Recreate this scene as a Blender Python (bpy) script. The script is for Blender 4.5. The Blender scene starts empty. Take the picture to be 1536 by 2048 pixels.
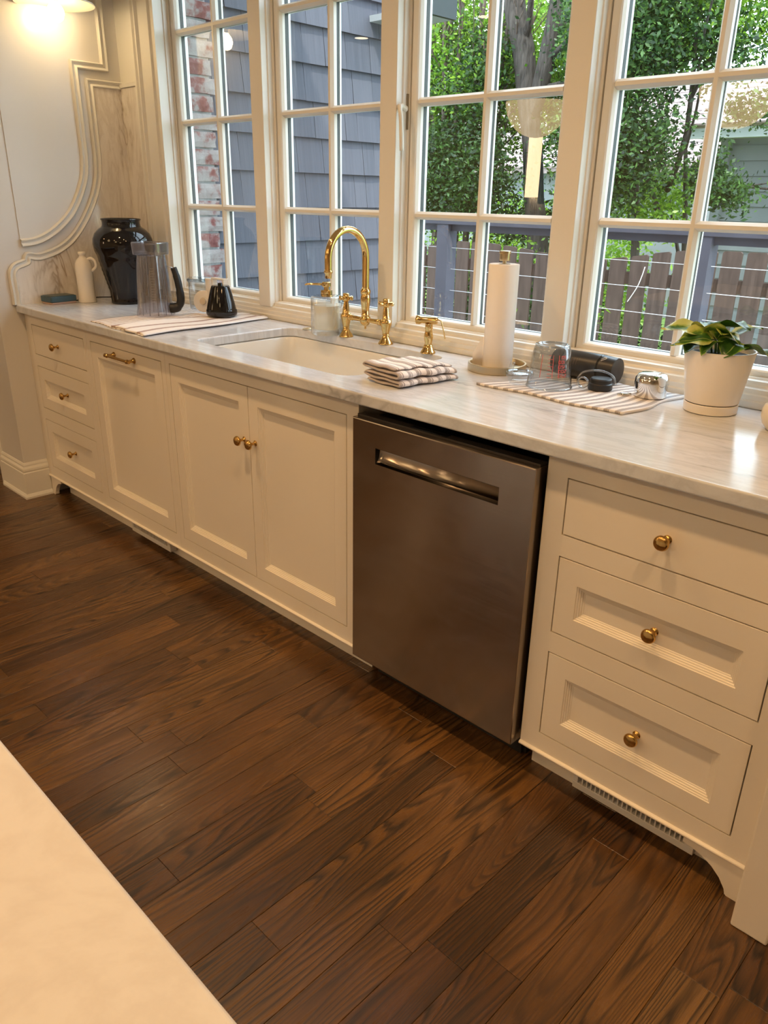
import bpy, bmesh, math, random
import numpy as np
from mathutils import Vector, Matrix
random.seed(7)
PI = math.pi
S = bpy.context.scene
C = S.collection

# ------------------------------------------------------------------ camera
cam_d = bpy.data.cameras.new('camera')
cam = bpy.data.objects.new('camera', cam_d); C.objects.link(cam); S.camera = cam
def cam_matrix(x, y, z, yaw, pitch, roll):
    cy, sy = math.cos(yaw), math.sin(yaw)
    f = Vector((-sy*math.cos(pitch), cy*math.cos(pitch), math.sin(pitch)))
    r = Vector((cy, sy, 0)); u = r.cross(f)
    c, s = math.cos(roll), math.sin(roll)
    r2 = c*r + s*u; u2 = -s*r + c*u
    # image-space axes: right r2, down -u2
    m = Matrix(((r2.x, u2.x, -f.x, x), (r2.y, u2.y, -f.y, y), (r2.z, u2.z, -f.z, z), (0, 0, 0, 1)))
    return m
cam.matrix_world = cam_matrix(1.48572, -1.42470, 1.40362, 0.77059, -0.38895, 0.01806)
cam_d.sensor_fit = 'VERTICAL'; cam_d.sensor_height = 36.0; cam_d.sensor_width = 27.0
cam_d.lens = 1539.2/2048*36.0
cam_d.clip_start = 0.02; cam_d.clip_end = 200

# ------------------------------------------------------------------ world, sun, exposure
W = bpy.data.worlds.new('sky'); S.world = W; W.use_nodes = True
bg = W.node_tree.nodes['Background']
bg.inputs[0].default_value = (0.72, 0.86, 1.0, 1); bg.inputs[1].default_value = 7.0
sun_d = bpy.data.lights.new('sun', 'SUN'); sun_d.energy = 5.0; sun_d.angle = math.radians(2); sun_d.color = (1, .95, .85)
sun = bpy.data.objects.new('sun', sun_d); C.objects.link(sun)
sun.rotation_euler = Vector((-.45, .40, -1)).to_track_quat('-Z', 'Y').to_euler()
S.view_settings.view_transform = 'Standard'; S.view_settings.look = 'None'
S.view_settings.gamma = 1; S.view_settings.use_curve_mapping = False
S.view_settings.exposure = 0.0
DOWNLIGHT_W = 11.3; WARM = (1.0, 0.60, 0.27)
CEIL = 2.75

# ------------------------------------------------------------------ node helpers
def mat(name, color=(.8, .8, .8), rough=.5, metal=0, spec=.5, **k):
    m = bpy.data.materials.new(name); m.use_nodes = True
    b = m.node_tree.nodes['Principled BSDF']
    b.inputs['Base Color'].default_value = (*color, 1)
    b.inputs['Roughness'].default_value = rough
    b.inputs['Metallic'].default_value = metal
    b.inputs['Specular IOR Level'].default_value = spec
    for a, v in k.items(): b.inputs[a.replace('_', ' ')].default_value = v
    return m
class N:
    def __init__(s, m): s.m = m; s.t = m.node_tree; s.b = s.t.nodes.get('Principled BSDF')
    def n(s, ty, **k):
        nd = s.t.nodes.new('ShaderNode'+ty)
        for a, v in k.items():
            if a in nd.inputs.keys() and not hasattr(nd, a): nd.inputs[a].default_value = v
            else: setattr(nd, a, v)
        return nd
    def l(s, a, b): s.t.links.new(a, b)
    def coord(s, which='Object', scale=(1, 1, 1), rnd=0):
        tc = s.n('TexCoord'); mp = s.n('Mapping'); mp.inputs['Scale'].default_value = scale
        s.l(tc.outputs[which], mp.inputs['Vector'])
        if rnd:
            oi = s.n('ObjectInfo'); mu = s.n('VectorMath'); mu.operation = 'MULTIPLY'
            cv = s.n('CombineXYZ')
            for i, f in enumerate((1, 1.7, .6)):
                q = s.n('Math'); q.operation = 'MULTIPLY'; q.inputs[1].default_value = rnd*f
                s.l(oi.outputs['Random'], q.inputs[0]); s.l(q.outputs[0], cv.inputs[i])
            s.l(cv.outputs[0], mp.inputs['Location'])
        return mp.outputs['Vector']
    def noise(s, vec, scale, detail=4, rough=.5, dist=0):
        nd = s.n('TexNoise'); nd.inputs['Scale'].default_value = scale; nd.inputs['Detail'].default_value = detail
        nd.inputs['Roughness'].default_value = rough; nd.inputs['Distortion'].default_value = dist
        if vec is not None: s.l(vec, nd.inputs['Vector'])
        return nd.outputs['Fac']
    def ramp(s, fac, stops):
        r = s.n('ValToRGB'); e = r.color_ramp.elements
        while len(e) < len(stops): e.new(.5)
        for i, (p_, c) in enumerate(stops):
            e[i].position = p_; e[i].color = (*c, 1) if len(c) == 3 else c
        s.l(fac, r.inputs[0]); return r.outputs[0]
    def math(s, op, a, b=None):
        q = s.n('Math'); q.operation = op
        for i, v in enumerate((a, b)):
            if v is None: continue
            if isinstance(v, (int, float)): q.inputs[i].default_value = v
            else: s.l(v, q.inputs[i])
        return q.outputs[0]
    def mix(s, fac, a, b, mode='MIX'):
        q = s.n('Mix'); q.data_type = 'RGBA'; q.blend_type = mode
        for i, v in ((0, fac), (6, a), (7, b)):
            if isinstance(v, (int, float)): q.inputs[i].default_value = v
            elif isinstance(v, tuple): q.inputs[i].default_value = (*v, 1)
            else: s.l(v, q.inputs[i])
        return q.outputs[2]
    def base(s, c): s.l(c, s.b.inputs['Base Color'])
    def rough(s, c): s.l(c, s.b.inputs['Roughness'])
    def bump(s, h, strength=.3, dist=.002):
        q = s.n('Bump'); q.inputs['Strength'].default_value = strength; q.inputs['Distance'].default_value = dist
        s.l(h, q.inputs['Height']); s.l(q.outputs[0], s.b.inputs['Normal'])

# ------------------------------------------------------------------ materials
M = {}
M['paint'] = mat('cabinet_paint', (.83, .765, .66), .32)
M['trim'] = mat('window_trim_paint', (.76, .74, .68), .35)
M['wall'] = mat('wall_paint', (.68, .66, .63), .22)
M['wallplain'] = mat('room_wall_paint', (.72, .66, .57), .6)
M['ceil'] = mat('ceiling_paint', (.80, .78, .74), .6)
M['dark'] = mat('dark_void', (.01, .01, .01), .8)
M['brass'] = mat('polished_brass', (.76, .53, .22), .09, 1)
M['knob'] = mat('aged_brass', (.60, .38, .13), .16, 1)
M['satin'] = mat('satin_brass', (.62, .50, .32), .3, 1)
M['chrome'] = mat('chrome', (.80, .80, .80), .06, 1)
M['porcelain'] = mat('sink_porcelain', (.76, .75, .71), .08)
M['bottle'] = mat('stoneware', (.80, .75, .66), .2)
M['blackglaze'] = mat('black_glaze', (.006, .005, .006), .06)
M['blackgloss'] = mat('black_gloss', (.006, .006, .007), .08)
M['blackmatte'] = mat('black_plastic', (.012, .012, .013), .42)
M['tumbler'] = mat('tumbler_coating', (.022, .022, .024), .35)
M['whiteplastic'] = mat('white_plastic', (.82, .80, .76), .3)
M['beige'] = mat('beige_plastic', (.62, .52, .38), .4)
M['teal'] = mat('teal_tin', (.035, .075, .095), .35)
M['teallid'] = mat('teal_lid', (.10, .12, .115), .5)
M['rose'] = mat('rose_band', (.45, .30, .24), .4)
M['paper'] = mat('paper_towel', (.86, .83, .80), .9)
M['pot'] = mat('white_pot', (.82, .77, .70), .3)
M['soil'] = mat('soil', (.02, .014, .01), .95)
M['soap'] = mat('cream_soap', (.90, .86, .72), .3)
M['red'] = mat('red_print', (.70, .12, .12), .5)
M['gasket'] = mat('window_spacer', (.012, .02, .022), .6)
M['ext'] = mat('exterior_white', (.85, .9, .9), .5)
M['cable'] = mat('steel_cable', (.48, .48, .52), .45, .3)
M['island'] = None
M['vent'] = mat('vent_metal', (.66, .64, .60), .4)
M['shade'] = mat('sconce_shade', (.80, .74, .62), .3)
M['shadeout'] = mat('sconce_metal', (.30, .26, .2), .3, .8)
M['string'] = mat('dangling_twine', (.7, .65, .6), .8)

def emis(name, col, st):
    m = bpy.data.materials.new(name); m.use_nodes = True; t = m.node_tree; t.nodes.clear()
    e = t.nodes.new('ShaderNodeEmission'); e.inputs[0].default_value = (*col, 1); e.inputs[1].default_value = st
    o = t.nodes.new('ShaderNodeOutputMaterial'); t.links.new(e.outputs[0], o.inputs[0]); return m
M['bulb'] = emis('lit_bulb', (1, .72, .38), 45)
M['led'] = emis('downlight_led', (1, .80, .55), 14)
M['tube'] = emis('lantern_light', (1, .70, .40), 18)

def glass(name, tint=(1, 1, 1), k=1.6, rough=.0, extra=0):
    m = bpy.data.materials.new(name); m.use_nodes = True; t = m.node_tree; t.nodes.clear()
    tr = t.nodes.new('ShaderNodeBsdfTransparent'); tr.inputs[0].default_value = (*tint, 1)
    gl = t.nodes.new('ShaderNodeBsdfGlossy'); gl.inputs['Roughness'].default_value = rough
    fr = t.nodes.new('ShaderNodeFresnel'); fr.inputs[0].default_value = 1.5
    mu = t.nodes.new('ShaderNodeMath'); mu.operation = 'MULTIPLY_ADD'; mu.inputs[1].default_value = k; mu.inputs[2].default_value = extra; mu.use_clamp = True
    mx = t.nodes.new('ShaderNodeMixShader'); o = t.nodes.new('ShaderNodeOutputMaterial')
    ge = t.nodes.new('ShaderNodeNewGeometry'); ma = t.nodes.new('ShaderNodeMath'); ma.operation = 'MULTIPLY_ADD'; ma.inputs[1].default_value = -.83333; ma.inputs[2].default_value = 1.5
    t.links.new(ge.outputs['Backfacing'], ma.inputs[0]); t.links.new(ma.outputs[0], fr.inputs[0])
    t.links.new(fr.outputs[0], mu.inputs[0]); t.links.new(mu.outputs[0], mx.inputs[0])
    t.links.new(tr.outputs[0], mx.inputs[1]); t.links.new(gl.outputs[0], mx.inputs[2]); t.links.new(mx.outputs[0], o.inputs[0])
    return m
M['pane'] = glass('window_glass', (.96, 1, .99), 2.0)
M['glass'] = glass('clear_glass', (.80, .83, .85), 1.8, .04, .04)
M['jar'] = glass('clear_plastic', (.74, .73, .77), 1.6, .22, .12)
M['frost'] = glass('thick_glass', (.95, .97, .98), 2.0, .15, .14)

def marble(name, base, vein, scale=(1.0, 4.5, 1), amount=1.0, rough=.12, warm=None, rot=0.0):
    m = mat(name, base, rough); n = N(m)
    v = n.coord('Object', scale)
    v.node.inputs['Rotation'].default_value = (0, 0, rot) if not isinstance(rot, tuple) else rot
    d = n.noise(v, 1.3, 5, .6, .8)
    a = n.math('ABSOLUTE', n.math('SUBTRACT', d, .5))
    line = n.ramp(a, [(0, (1, 1, 1)), (.012, (.45, .45, .45)), (.05, (0, 0, 0))])
    msk = n.ramp(n.noise(v, .9, 2), [(.47, (0, 0, 0)), (.66, (1, 1, 1))])
    l = n.math('MULTIPLY', line, msk)
    d2 = n.noise(v, 2.6, 6, .65, 1.2)
    soft = n.math('MULTIPLY', n.ramp(n.math('ABSOLUTE', n.math('SUBTRACT', d2, .5)), [(0, (1, 1, 1)), (.07, (0, 0, 0))]), .26)
    f = n.math('MULTIPLY', n.math('MAXIMUM', l, soft), amount)
    big = n.ramp(n.noise(v, .8, 3), [(.35, base), (.7, warm or base)])
    n.base(n.mix(f, big, vein)); return m
M['counter'] = marble('counter_marble', (.65, .69, .76), (.28, .28, .30), (1.1, 6.5, 1), .9, .17, (.67, .66, .66), .12)
M['island'] = marble('island_marble', (.60, .58, .56), (.30, .23, .19), (1.6, 1.6, 1), .45, .5, (.60, .56, .52))
M['splash'] = marble('backsplash_marble', (.83, .80, .76), (.36, .28, .20), (3.0, 3.0, .6), 1.0, .10, (.80, .75, .68), (.42, .50, 0))

# floor oak
m = mat('dark_oak', (.1, .05, .02), .34, Coat_Weight=.35, Coat_Roughness=.22); n = N(m); M['oak'] = m
tc = n.n('TexCoord'); oi = n.n('ObjectInfo')
off = n.n('VectorMath'); off.operation = 'MULTIPLY_ADD'
cmb = n.n('CombineXYZ')
for i in range(3): n.l(oi.outputs['Random'], cmb.inputs[i])
n.l(cmb.outputs[0], off.inputs[0]); off.inputs[1].default_value = (37, 91, 13); n.l(tc.outputs['Object'], off.inputs[2])
def mapped(vec, sc):
    mp = n.n('Mapping'); mp.inputs['Scale'].default_value = sc; n.l(vec, mp.inputs[0]); return mp.outputs[0]
v = off.outputs[0]
warp = n.noise(mapped(v, (7.0, .55, 1)), 1.0, 2, .45, .25)
sepx = n.n('SeparateXYZ'); n.l(v, sepx.inputs[0])
fine = n.noise(mapped(v, (230, 7, 1)), 1.0, 3, .65)
rings = n.math('ADD', n.math('MULTIPLY', warp, 34), n.math('ADD', n.math('MULTIPLY', sepx.outputs[0], 46), n.math('MULTIPLY', fine, .55)))
rg = n.math('FRACT', rings)
grain = n.ramp(rg, [(0, (.35, .35, .35)), (.09, (.0, .0, .0)), (.22, (.35, .35, .35)), (.5, (.8, .8, .8)), (.85, (1, 1, 1)), (1, (.35, .35, .35))])
pores = n.ramp(n.noise(mapped(v, (520, 16, 1)), 1.0, 2, .7), [(.40, (0, 0, 0)), (.50, (1, 1, 1))])
vis = n.ramp(n.noise(mapped(v, (6, 1.1, 1)), 1.0, 2), [(.35, (.5, .5, .5)), (.58, (1, 1, 1))])
g = n.math('SUBTRACT', 1.0, n.math('MULTIPLY', vis, n.math('SUBTRACT', 1.0, grain)))
g = n.math('MULTIPLY', g, n.math('ADD', n.math('MULTIPLY', pores, .30), .70))
tone = n.ramp(oi.outputs['Random'], [(0, (.082, .036, .012)), (.2, (.170, .080, .022)), (.45, (.112, .049, .017)), (.7, (.195, .095, .027)), (.88, (.100, .045, .016)), (1, (.235, .127, .045))])
blot = n.ramp(n.noise(mapped(v, (9, 2.2, 1)), 1.0, 4), [(.3, (.68, .68, .68)), (.7, (1.2, 1.2, 1.2))])
lightc = n.mix(1.0, tone, blot, 'MULTIPLY')
darkc = n.mix(1.0, lightc, (.10, .085, .09), 'MULTIPLY')
n.base(n.mix(g, darkc, lightc))
n.rough(n.ramp(g, [(0, (.48, .48, .48)), (1, (.25, .25, .25))]))
n.bump(g, .25, .0006)

# brushed steel
m = mat('brushed_steel', (.33, .275, .23), .26, 1, Anisotropic=.85, Anisotropic_Rotation=.25); n = N(m); M['steel'] = m
tg = n.n('Tangent'); tg.direction_type = 'RADIAL'; tg.axis = 'Z'; n.l(tg.outputs[0], m.node_tree.nodes['Principled BSDF'].inputs['Tangent'])
v = n.coord('Object', (3, 3, 900)); br = n.noise(v, 1.0, 2)
sm = n.noise(n.coord('Object', (3, 3, 5)), 1.0, 3, .6, 1.0)
n.rough(n.math('ADD', n.math('MULTIPLY', br, .10), n.math('MULTIPLY', sm, .30)))

# striped cloths (from UV)
def cloth(name, base, stripe, pitch, duty, fine=None):
    m = mat(name, base, .95); n = N(m)
    tc = n.n('TexCoord'); sp = n.n('SeparateXYZ'); n.l(tc.outputs['UV'], sp.inputs[0])
    f = n.math('FRACT', n.math('DIVIDE', sp.outputs[0], pitch))
    st = n.math('LESS_THAN', f, duty)
    if fine:
        f2 = n.math('FRACT', n.math('ADD', n.math('DIVIDE', sp.outputs[0], pitch), .62))
        st = n.math('MAXIMUM', st, n.math('LESS_THAN', f2, fine))
    wv = n.noise(n.coord('UV', (900, 900, 1)), 1, 2)
    n.base(n.mix(n.math('MULTIPLY', st, .85), base, stripe)); n.bump(wv, .4, .001); return m
M['cloth_grey'] = cloth('grey_striped_cloth', (.84, .81, .80), (.34, .31, .31), .034, .36, .1)
M['cloth_rust'] = cloth('rust_striped_cloth', (.84, .80, .78), (.36, .24, .21), .036, .24)
M['cloth_fold'] = cloth('folded_striped_cloth', (.86, .80, .78), (.36, .31, .30), .036, .32, .12)

# leaves
def leafmat(name, cols, trans=.5):
    m = bpy.data.materials.new(name); m.use_nodes = True; t = m.node_tree; t.nodes.clear(); n = N.__new__(N); n.m = m; n.t = t
    at = t.nodes.new('ShaderNodeAttribute'); at.attribute_name = 'tint'
    col = n.ramp(at.outputs['Fac'], cols)
    d = t.nodes.new('ShaderNodeBsdfDiffuse'); tr = t.nodes.new('ShaderNodeBsdfTranslucent'); gl = t.nodes.new('ShaderNodeBsdfGlossy'); gl.inputs['Roughness'].default_value = .35
    t.links.new(col, d.inputs[0]); t.links.new(col, tr.inputs[0])
    mx = t.nodes.new('ShaderNodeMixShader'); mx.inputs[0].default_value = trans
    t.links.new(d.outputs[0], mx.inputs[1]); t.links.new(tr.outputs[0], mx.inputs[2])
    m2 = t.nodes.new('ShaderNodeMixShader'); m2.inputs[0].default_value = .025
    t.links.new(mx.outputs[0], m2.inputs[1]); t.links.new(gl.outputs[0], m2.inputs[2])
    o = t.nodes.new('ShaderNodeOutputMaterial'); t.links.new(m2.outputs[0], o.inputs[0]); return m
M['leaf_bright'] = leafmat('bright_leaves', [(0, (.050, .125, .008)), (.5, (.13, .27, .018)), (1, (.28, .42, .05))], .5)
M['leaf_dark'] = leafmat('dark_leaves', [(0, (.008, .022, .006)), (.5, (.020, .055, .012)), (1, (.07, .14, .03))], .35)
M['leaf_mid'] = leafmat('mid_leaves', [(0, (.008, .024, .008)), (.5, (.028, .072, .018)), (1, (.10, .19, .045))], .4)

def var(name, stops, scale, rough=.8, coords=(1, 1, 1), rnd=0, bump=.3, bd=.004, detail=5):
    m = mat(name, stops[0][1], rough, spec=.25); n = N(m); v = n.coord('Object', coords, rnd)
    f = n.noise(v, scale, detail, .6); n.base(n.ramp(f, stops)); n.bump(f, bump, bd); return m
M['bark'] = var('tree_bark', [(.3, (.018, .015, .012)), (.7, (.085, .072, .062))], 4, .9, (9, 9, 1.5), 0, .9, .03)
M['stem'] = var('myrtle_bark', [(.3, (.05, .035, .026)), (.7, (.14, .105, .085))], 6, .8, (6, 6, 1))
M['picket'] = var('stained_picket', [(.3, (.034, .021, .017)), (.7, (.074, .048, .039))], 3, .85, (10, 10, 1.2), 9)
M['rail'] = var('rail_paint', [(.3, (.052, .052, .072)), (.7, (.075, .075, .100))], 5, .6)
M['mortar'] = var('mortar', [(.3, (.28, .28, .28)), (.7, (.42, .42, .42))], 40, .95)
m = var('brick_face', [(.30, (.13, .045, .040)), (.42, (.19, .075, .068)), (.50, (.26, .22, .21)), (.8, (.36, .35, .34))], 11, .95, (1, 1, 1), 20, .8, .01, 6); M['brick'] = m
# shingles
m = mat('blue_grey_shingle', (.11, .12, .155), .75, spec=.3); n = N(m); M['shingle'] = m
v = n.coord('Object', (1, 60, 1.2), 11); f = n.noise(v, 1.5, 4, .6)
oi = n.n('ObjectInfo')
c1 = n.ramp(oi.outputs['Random'], [(0, (.062, .065, .082)), (.5, (.074, .076, .095)), (1, (.083, .084, .102))])
n.base(n.mix(n.ramp(f, [(.4, (0, 0, 0)), (.8, (.5, .5, .5))]), c1, (.12, .12, .145))); n.bump(f, .5, .003)
M['siding'] = var('pale_siding', [(.3, (.155, .165, .175)), (.7, (.19, .20, .21))], 2, .6)
M['roof'] = var('roof_shingles', [(.3, (.17, .13, .125)), (.7, (.28, .22, .21))], 12, .9, (1, 1, 1), 5)
M['soffit'] = mat('soffit_paint', (.40, .42, .43), .6)
M['lawn'] = var('lawn', [(.3, (.09, .17, .02)), (.7, (.22, .30, .07))], 3, .95)
M['deck'] = var('deck_boards', [(.3, (.10, .09, .085)), (.7, (.17, .155, .15))], 3, .9, (1, 12, 1), 5)

# ------------------------------------------------------------------ mesh helpers
ORG = {}
def wloc(o): return ORG.get(o.name, Vector((0, 0, 0))) if o else Vector((0, 0, 0))
def props(o, label=None, cat=None, group=None, kind=None):
    for k, v in (('label', label), ('category', cat), ('group', group), ('kind', kind)):
        if v: o[k] = v
    return o
def empty(name, loc, label=None, cat=None, group=None, kind=None):
    o = bpy.data.objects.new(name, None); C.objects.link(o); o.location = loc; o.empty_display_size = .05
    ORG[o.name] = Vector(loc); return props(o, label, cat, group, kind)
class MB:
    def __init__(s): s.v = []; s.f = []; s.uv = None
    def add(s, vs, fs):
        k = len(s.v); s.v += [tuple(q) for q in vs]; s.f += [tuple(i+k for i in f) for f in fs]; return s
    def box(s, x0, x1, y0, y1, z0, z1):
        if x0 > x1: x0, x1 = x1, x0
        if y0 > y1: y0, y1 = y1, y0
        if z0 > z1: z0, z1 = z1, z0
        vs = [(x, y, z) for z in (z0, z1) for y in (y0, y1) for x in (x0, x1)]
        return s.add(vs, [(0, 2, 3, 1), (4, 5, 7, 6), (0, 1, 5, 4), (2, 6, 7, 3), (0, 4, 6, 2), (1, 3, 7, 5)])
    def prism(s, poly, axis, a, b):
        # poly: list of 2D (u,v); axis 'x': (u,v)=(y,z); 'y': (x,z); 'z': (x,y)
        def P(u, v, w): return {'x': (w, u, v), 'y': (u, w, v), 'z': (u, v, w)}[axis]
        n = len(poly); vs = [P(u, v, a) for u, v in poly]+[P(u, v, b) for u, v in poly]
        fs = [tuple(range(n))[::-1], tuple(range(n, 2*n))]+[(i, (i+1) % n, n+(i+1) % n, n+i) for i in range(n)]
        return s.add(vs, fs)
    def lathe(s, prof, c=(0, 0, 0), axis='z', seg=32, rot=None, close=True):
        # prof: [(r, h)]
        vs = []; c = Vector(c)
        for r, h in prof:
            for i in range(seg):
                a = 2*PI*i/seg; q = Vector((r*math.cos(a), r*math.sin(a), h))
                if axis == 'y': q = Vector((q.x, -q.z, q.y))      # heights go toward -y
                if axis == 'x': q = Vector((q.z, q.y, q.x))
                if rot is not None: q = rot @ q
                vs.append(c+q)
        fs = []
        for j in range(len(prof)-1):
            for i in range(seg):
                fs.append((j*seg+i, j*seg+(i+1) % seg, (j+1)*seg+(i+1) % seg, (j+1)*seg+i))
        if close:
            if prof[0][0] > 1e-6: fs.append(tuple(range(seg))[::-1])
            if prof[-1][0] > 1e-6: fs.append(tuple((len(prof)-1)*seg+i for i in range(seg)))
        return s.add(vs, fs)
    def tube(s, pts, rad, seg=12, cap=True):
        pts = [Vector(q) for q in pts]; n = len(pts)
        if not hasattr(rad, '__len__'): rad = [rad]*n
        vs = []; up = None
        for i, q in enumerate(pts):
            t = (pts[min(i+1, n-1)]-pts[max(i-1, 0)]).normalized()
            if up is None:
                up = t.orthogonal().normalized()
            up = (up-t*up.dot(t)).normalized(); w = t.cross(up)
            for k in range(seg):
                a = 2*PI*k/seg; vs.append(q+(up*math.cos(a)+w*math.sin(a))*rad[i])
        fs = [(j*seg+i, j*seg+(i+1) % seg, (j+1)*seg+(i+1) % seg, (j+1)*seg+i) for j in range(n-1) for i in range(seg)]
        if cap: fs += [tuple(range(seg))[::-1], tuple((n-1)*seg+i for i in range(seg))]
        return s.add(vs, fs)
    def sweep(s, path, prof, fn, closed=False):
        # path 2D points; prof [(offset to the left, height)]; fn(u, v, h) -> world
        n = len(path); k = len(prof); vs = []
        for i in range(n):
            p0 = Vector(path[i-1] if (i > 0 or closed) else path[i]); p1 = Vector(path[i]); p2 = Vector(path[(i+1) % n] if (i < n-1 or closed) else path[i])
            d1 = (p1-p0); d2 = (p2-p1)
            if d1.length < 1e-9: d1 = d2
            if d2.length < 1e-9: d2 = d1
            d1.normalize(); d2.normalize()
            n1 = Vector((-d1.y, d1.x)); n2 = Vector((-d2.y, d2.x)); nn = (n1+n2)
            nn = n1 if nn.length < 1e-6 else nn.normalized()
            sc = 1/max(.3, nn.dot(n1))
            for o, h in prof:
                q = p1+nn*o*sc; vs.append(fn(q.x, q.y, h))
        fs = []
        for i in range(n if closed else n-1):
            j = (i+1) % n
            for a in range(k-1): fs.append((i*k+a, j*k+a, j*k+a+1, i*k+a+1))
        return s.add(vs, fs)
    def build(s, name, m, parent=None, smooth=False, bevel=0, seg=2, fix=True, label=None, cat=None, group=None, kind=None, origin=None, auto=None):
        o0 = wloc(parent) if parent else (Vector(origin) if origin is not None else Vector((0, 0, 0)))
        if origin is None and not parent and s.v:
            a = np.array(s.v); o0 = Vector(((a[:, 0].min()+a[:, 0].max())/2, (a[:, 1].min()+a[:, 1].max())/2, a[:, 2].min()))
        if parent and origin is not None: o1 = Vector(origin)
        else: o1 = o0
        me = bpy.data.meshes.new(name)
        me.from_pydata([tuple(Vector(q)-o1) for q in s.v], [], s.f)
        if s.uv:
            ul = me.uv_layers.new(name='UVMap')
            for l in me.loops: ul.data[l.index].uv = s.uv[l.vertex_index]
        if fix:
            b = bmesh.new(); b.from_mesh(me); bmesh.ops.recalc_face_normals(b, faces=b.faces); b.to_mesh(me); b.free()
        me.materials.append(m if not isinstance(m, str) else M[m])
        if smooth: me.polygons.foreach_set('use_smooth', [True]*len(me.polygons))
        o = bpy.data.objects.new(name, me); C.objects.link(o); ORG[o.name] = o1
        if parent: o.parent = parent; o.location = o1-o0
        else: o.location = o1
        if auto:
            b = bmesh.new(); b.from_mesh(me)
            for e in b.edges:
                if len(e.link_faces) == 2 and e.calc_face_angle(0) > math.radians(auto): e.smooth = False
            b.to_mesh(me); b.free()
        if bevel:
            md = o.modifiers.new('bevel', 'BEVEL'); md.width = bevel; md.segments = seg; md.limit_method = 'ANGLE'; md.angle_limit = math.radians(40)
        return props(o, label, cat, group, kind)
def place(src, name, loc, parent, rot=(0, 0, 0)):
    o = bpy.data.objects.new(name, src.data if hasattr(src, 'data') else src); C.objects.link(o)
    ORG[o.name] = Vector(loc); o.parent = parent; o.location = Vector(loc)-wloc(parent); o.rotation_euler = rot
    return o
def meshdata(mb, name, m, smooth=True, auto=40):
    o = mb.build(name, m, None, smooth=smooth, origin=(0, 0, 0), auto=auto); me = o.data
    bpy.data.objects.remove(o); return me
def interp(pts, n):
    """Catmull-Rom through 2D/3D points"""
    P = [Vector(q) for q in pts]; out = []
    for i in range(len(P)-1):
        p0 = P[max(i-1, 0)]; p1 = P[i]; p2 = P[i+1]; p3 = P[min(i+2, len(P)-1)]
        for k in range(n):
            t = k/n
            out.append(.5*((2*p1)+(-p0+p2)*t+(2*p0-5*p1+4*p2-p3)*t*t+(-p0+3*p1-3*p2+p3)*t**3))
    out.append(P[-1]); return out

# ================================================================== STRUCTURE
L = -2.2271                     # left wall face
WY, F, G = .60, .605, .66       # window-wall face, mullion face, sash face
CT, CB = .92, .887              # counter top / underside
ZG0, PITCH, Z1 = 1.0067, .3458, 1.3455
ZTOP = Z1+3*PITCH
WX = [-1.5600+.7067*i for i in range(4)]   # window centres
# floor: base slab and planks
MB().box(-5.5, 4.2, -4.2, .80, -.12, -.012).build('floor', mat('subfloor', (.02, .012, .008), .8), kind='structure', origin=(0, 0, 0))
flo = bpy.data.objects['floor']
x = -3.05; pid = 0
wds = []
while x < 1.75:
    w = .0955
    if abs(x-.0) < .06: pass
    wds.append((x, w)); x += w
shift = .108-min(wds, key=lambda q: abs(q[0]-.108))[0]
for (x0, w) in wds:
    x0 += shift
    ya = -2.25-random.random()*.9
    cuts = []
    y = ya
    while y < .58:
        ln = random.choice([.45, .7, .95, 1.2, 1.5])*random.uniform(.85, 1.15); cuts.append((y, min(y+ln, .58))); y += ln
    if cuts[-1][1]-cuts[-1][0] < .12 and len(cuts) > 1: c2 = cuts.pop(); cuts[-1] = (cuts[-1][0], .58)
    for (a, b) in cuts:
        a = max(a, -2.25)
        if b <= -2.25: continue
        h = random.uniform(-.0006, .0)
        MB().box(x0+.0003, x0+w-.0003, a+.0003, b-.0003, -.012, h).build('plank', M['oak'], flo, origin=(x0+w/2, (a+b)/2, -.006), bevel=.0008, seg=1)
# plain boards beyond the part in view
MB().box(-5.5, -3.06, -4.2, .58, -.012, -.001).build('boards_beyond', M['oak'], flo)

# walls
w = MB().box(L-.27, L, -.112, WY+.2, 0, CEIL).build('wall_left', M['wall'], kind='structure', origin=(L, 0, 0), bevel=.002)
wl = w
base = -.02
ww = MB()
ww.box(-5.5, 4.2, WY+.005, WY+.20, 0, CT+.02)                       # below the windows
ww.box(-5.5, 4.2, WY+.005, WY+.20, ZTOP+.09, CEIL)
ww.box(-5.5, WX[0]-.353+.0, WY, WY+.130, CT+.02, ZTOP+.09)
ww.box(WX[3]+.353, 4.2, WY, WY+.20, CT+.02, ZTOP+.09)
wwin = ww.build('wall_back', M['trim'], kind='structure', origin=(0, WY, 0))
MB().box(-5.5, 4.2, -4.3, -4.2, 0, CEIL).build('wall_front', M['wallplain'], kind='structure')
MB().box(4.2, 4.3, -4.3, .8, 0, CEIL).build('wall_right', M['wallplain'], kind='structure')
MB().box(-5.6, -5.5, -4.3, .8, 0, CEIL).build('wall_far_left', M['wallplain'], kind='structure')
MB().box(-5.6, 4.3, -4.3, 1.15, CEIL, CEIL+.2).build('ceiling', M['ceil'], kind='structure')

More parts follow.
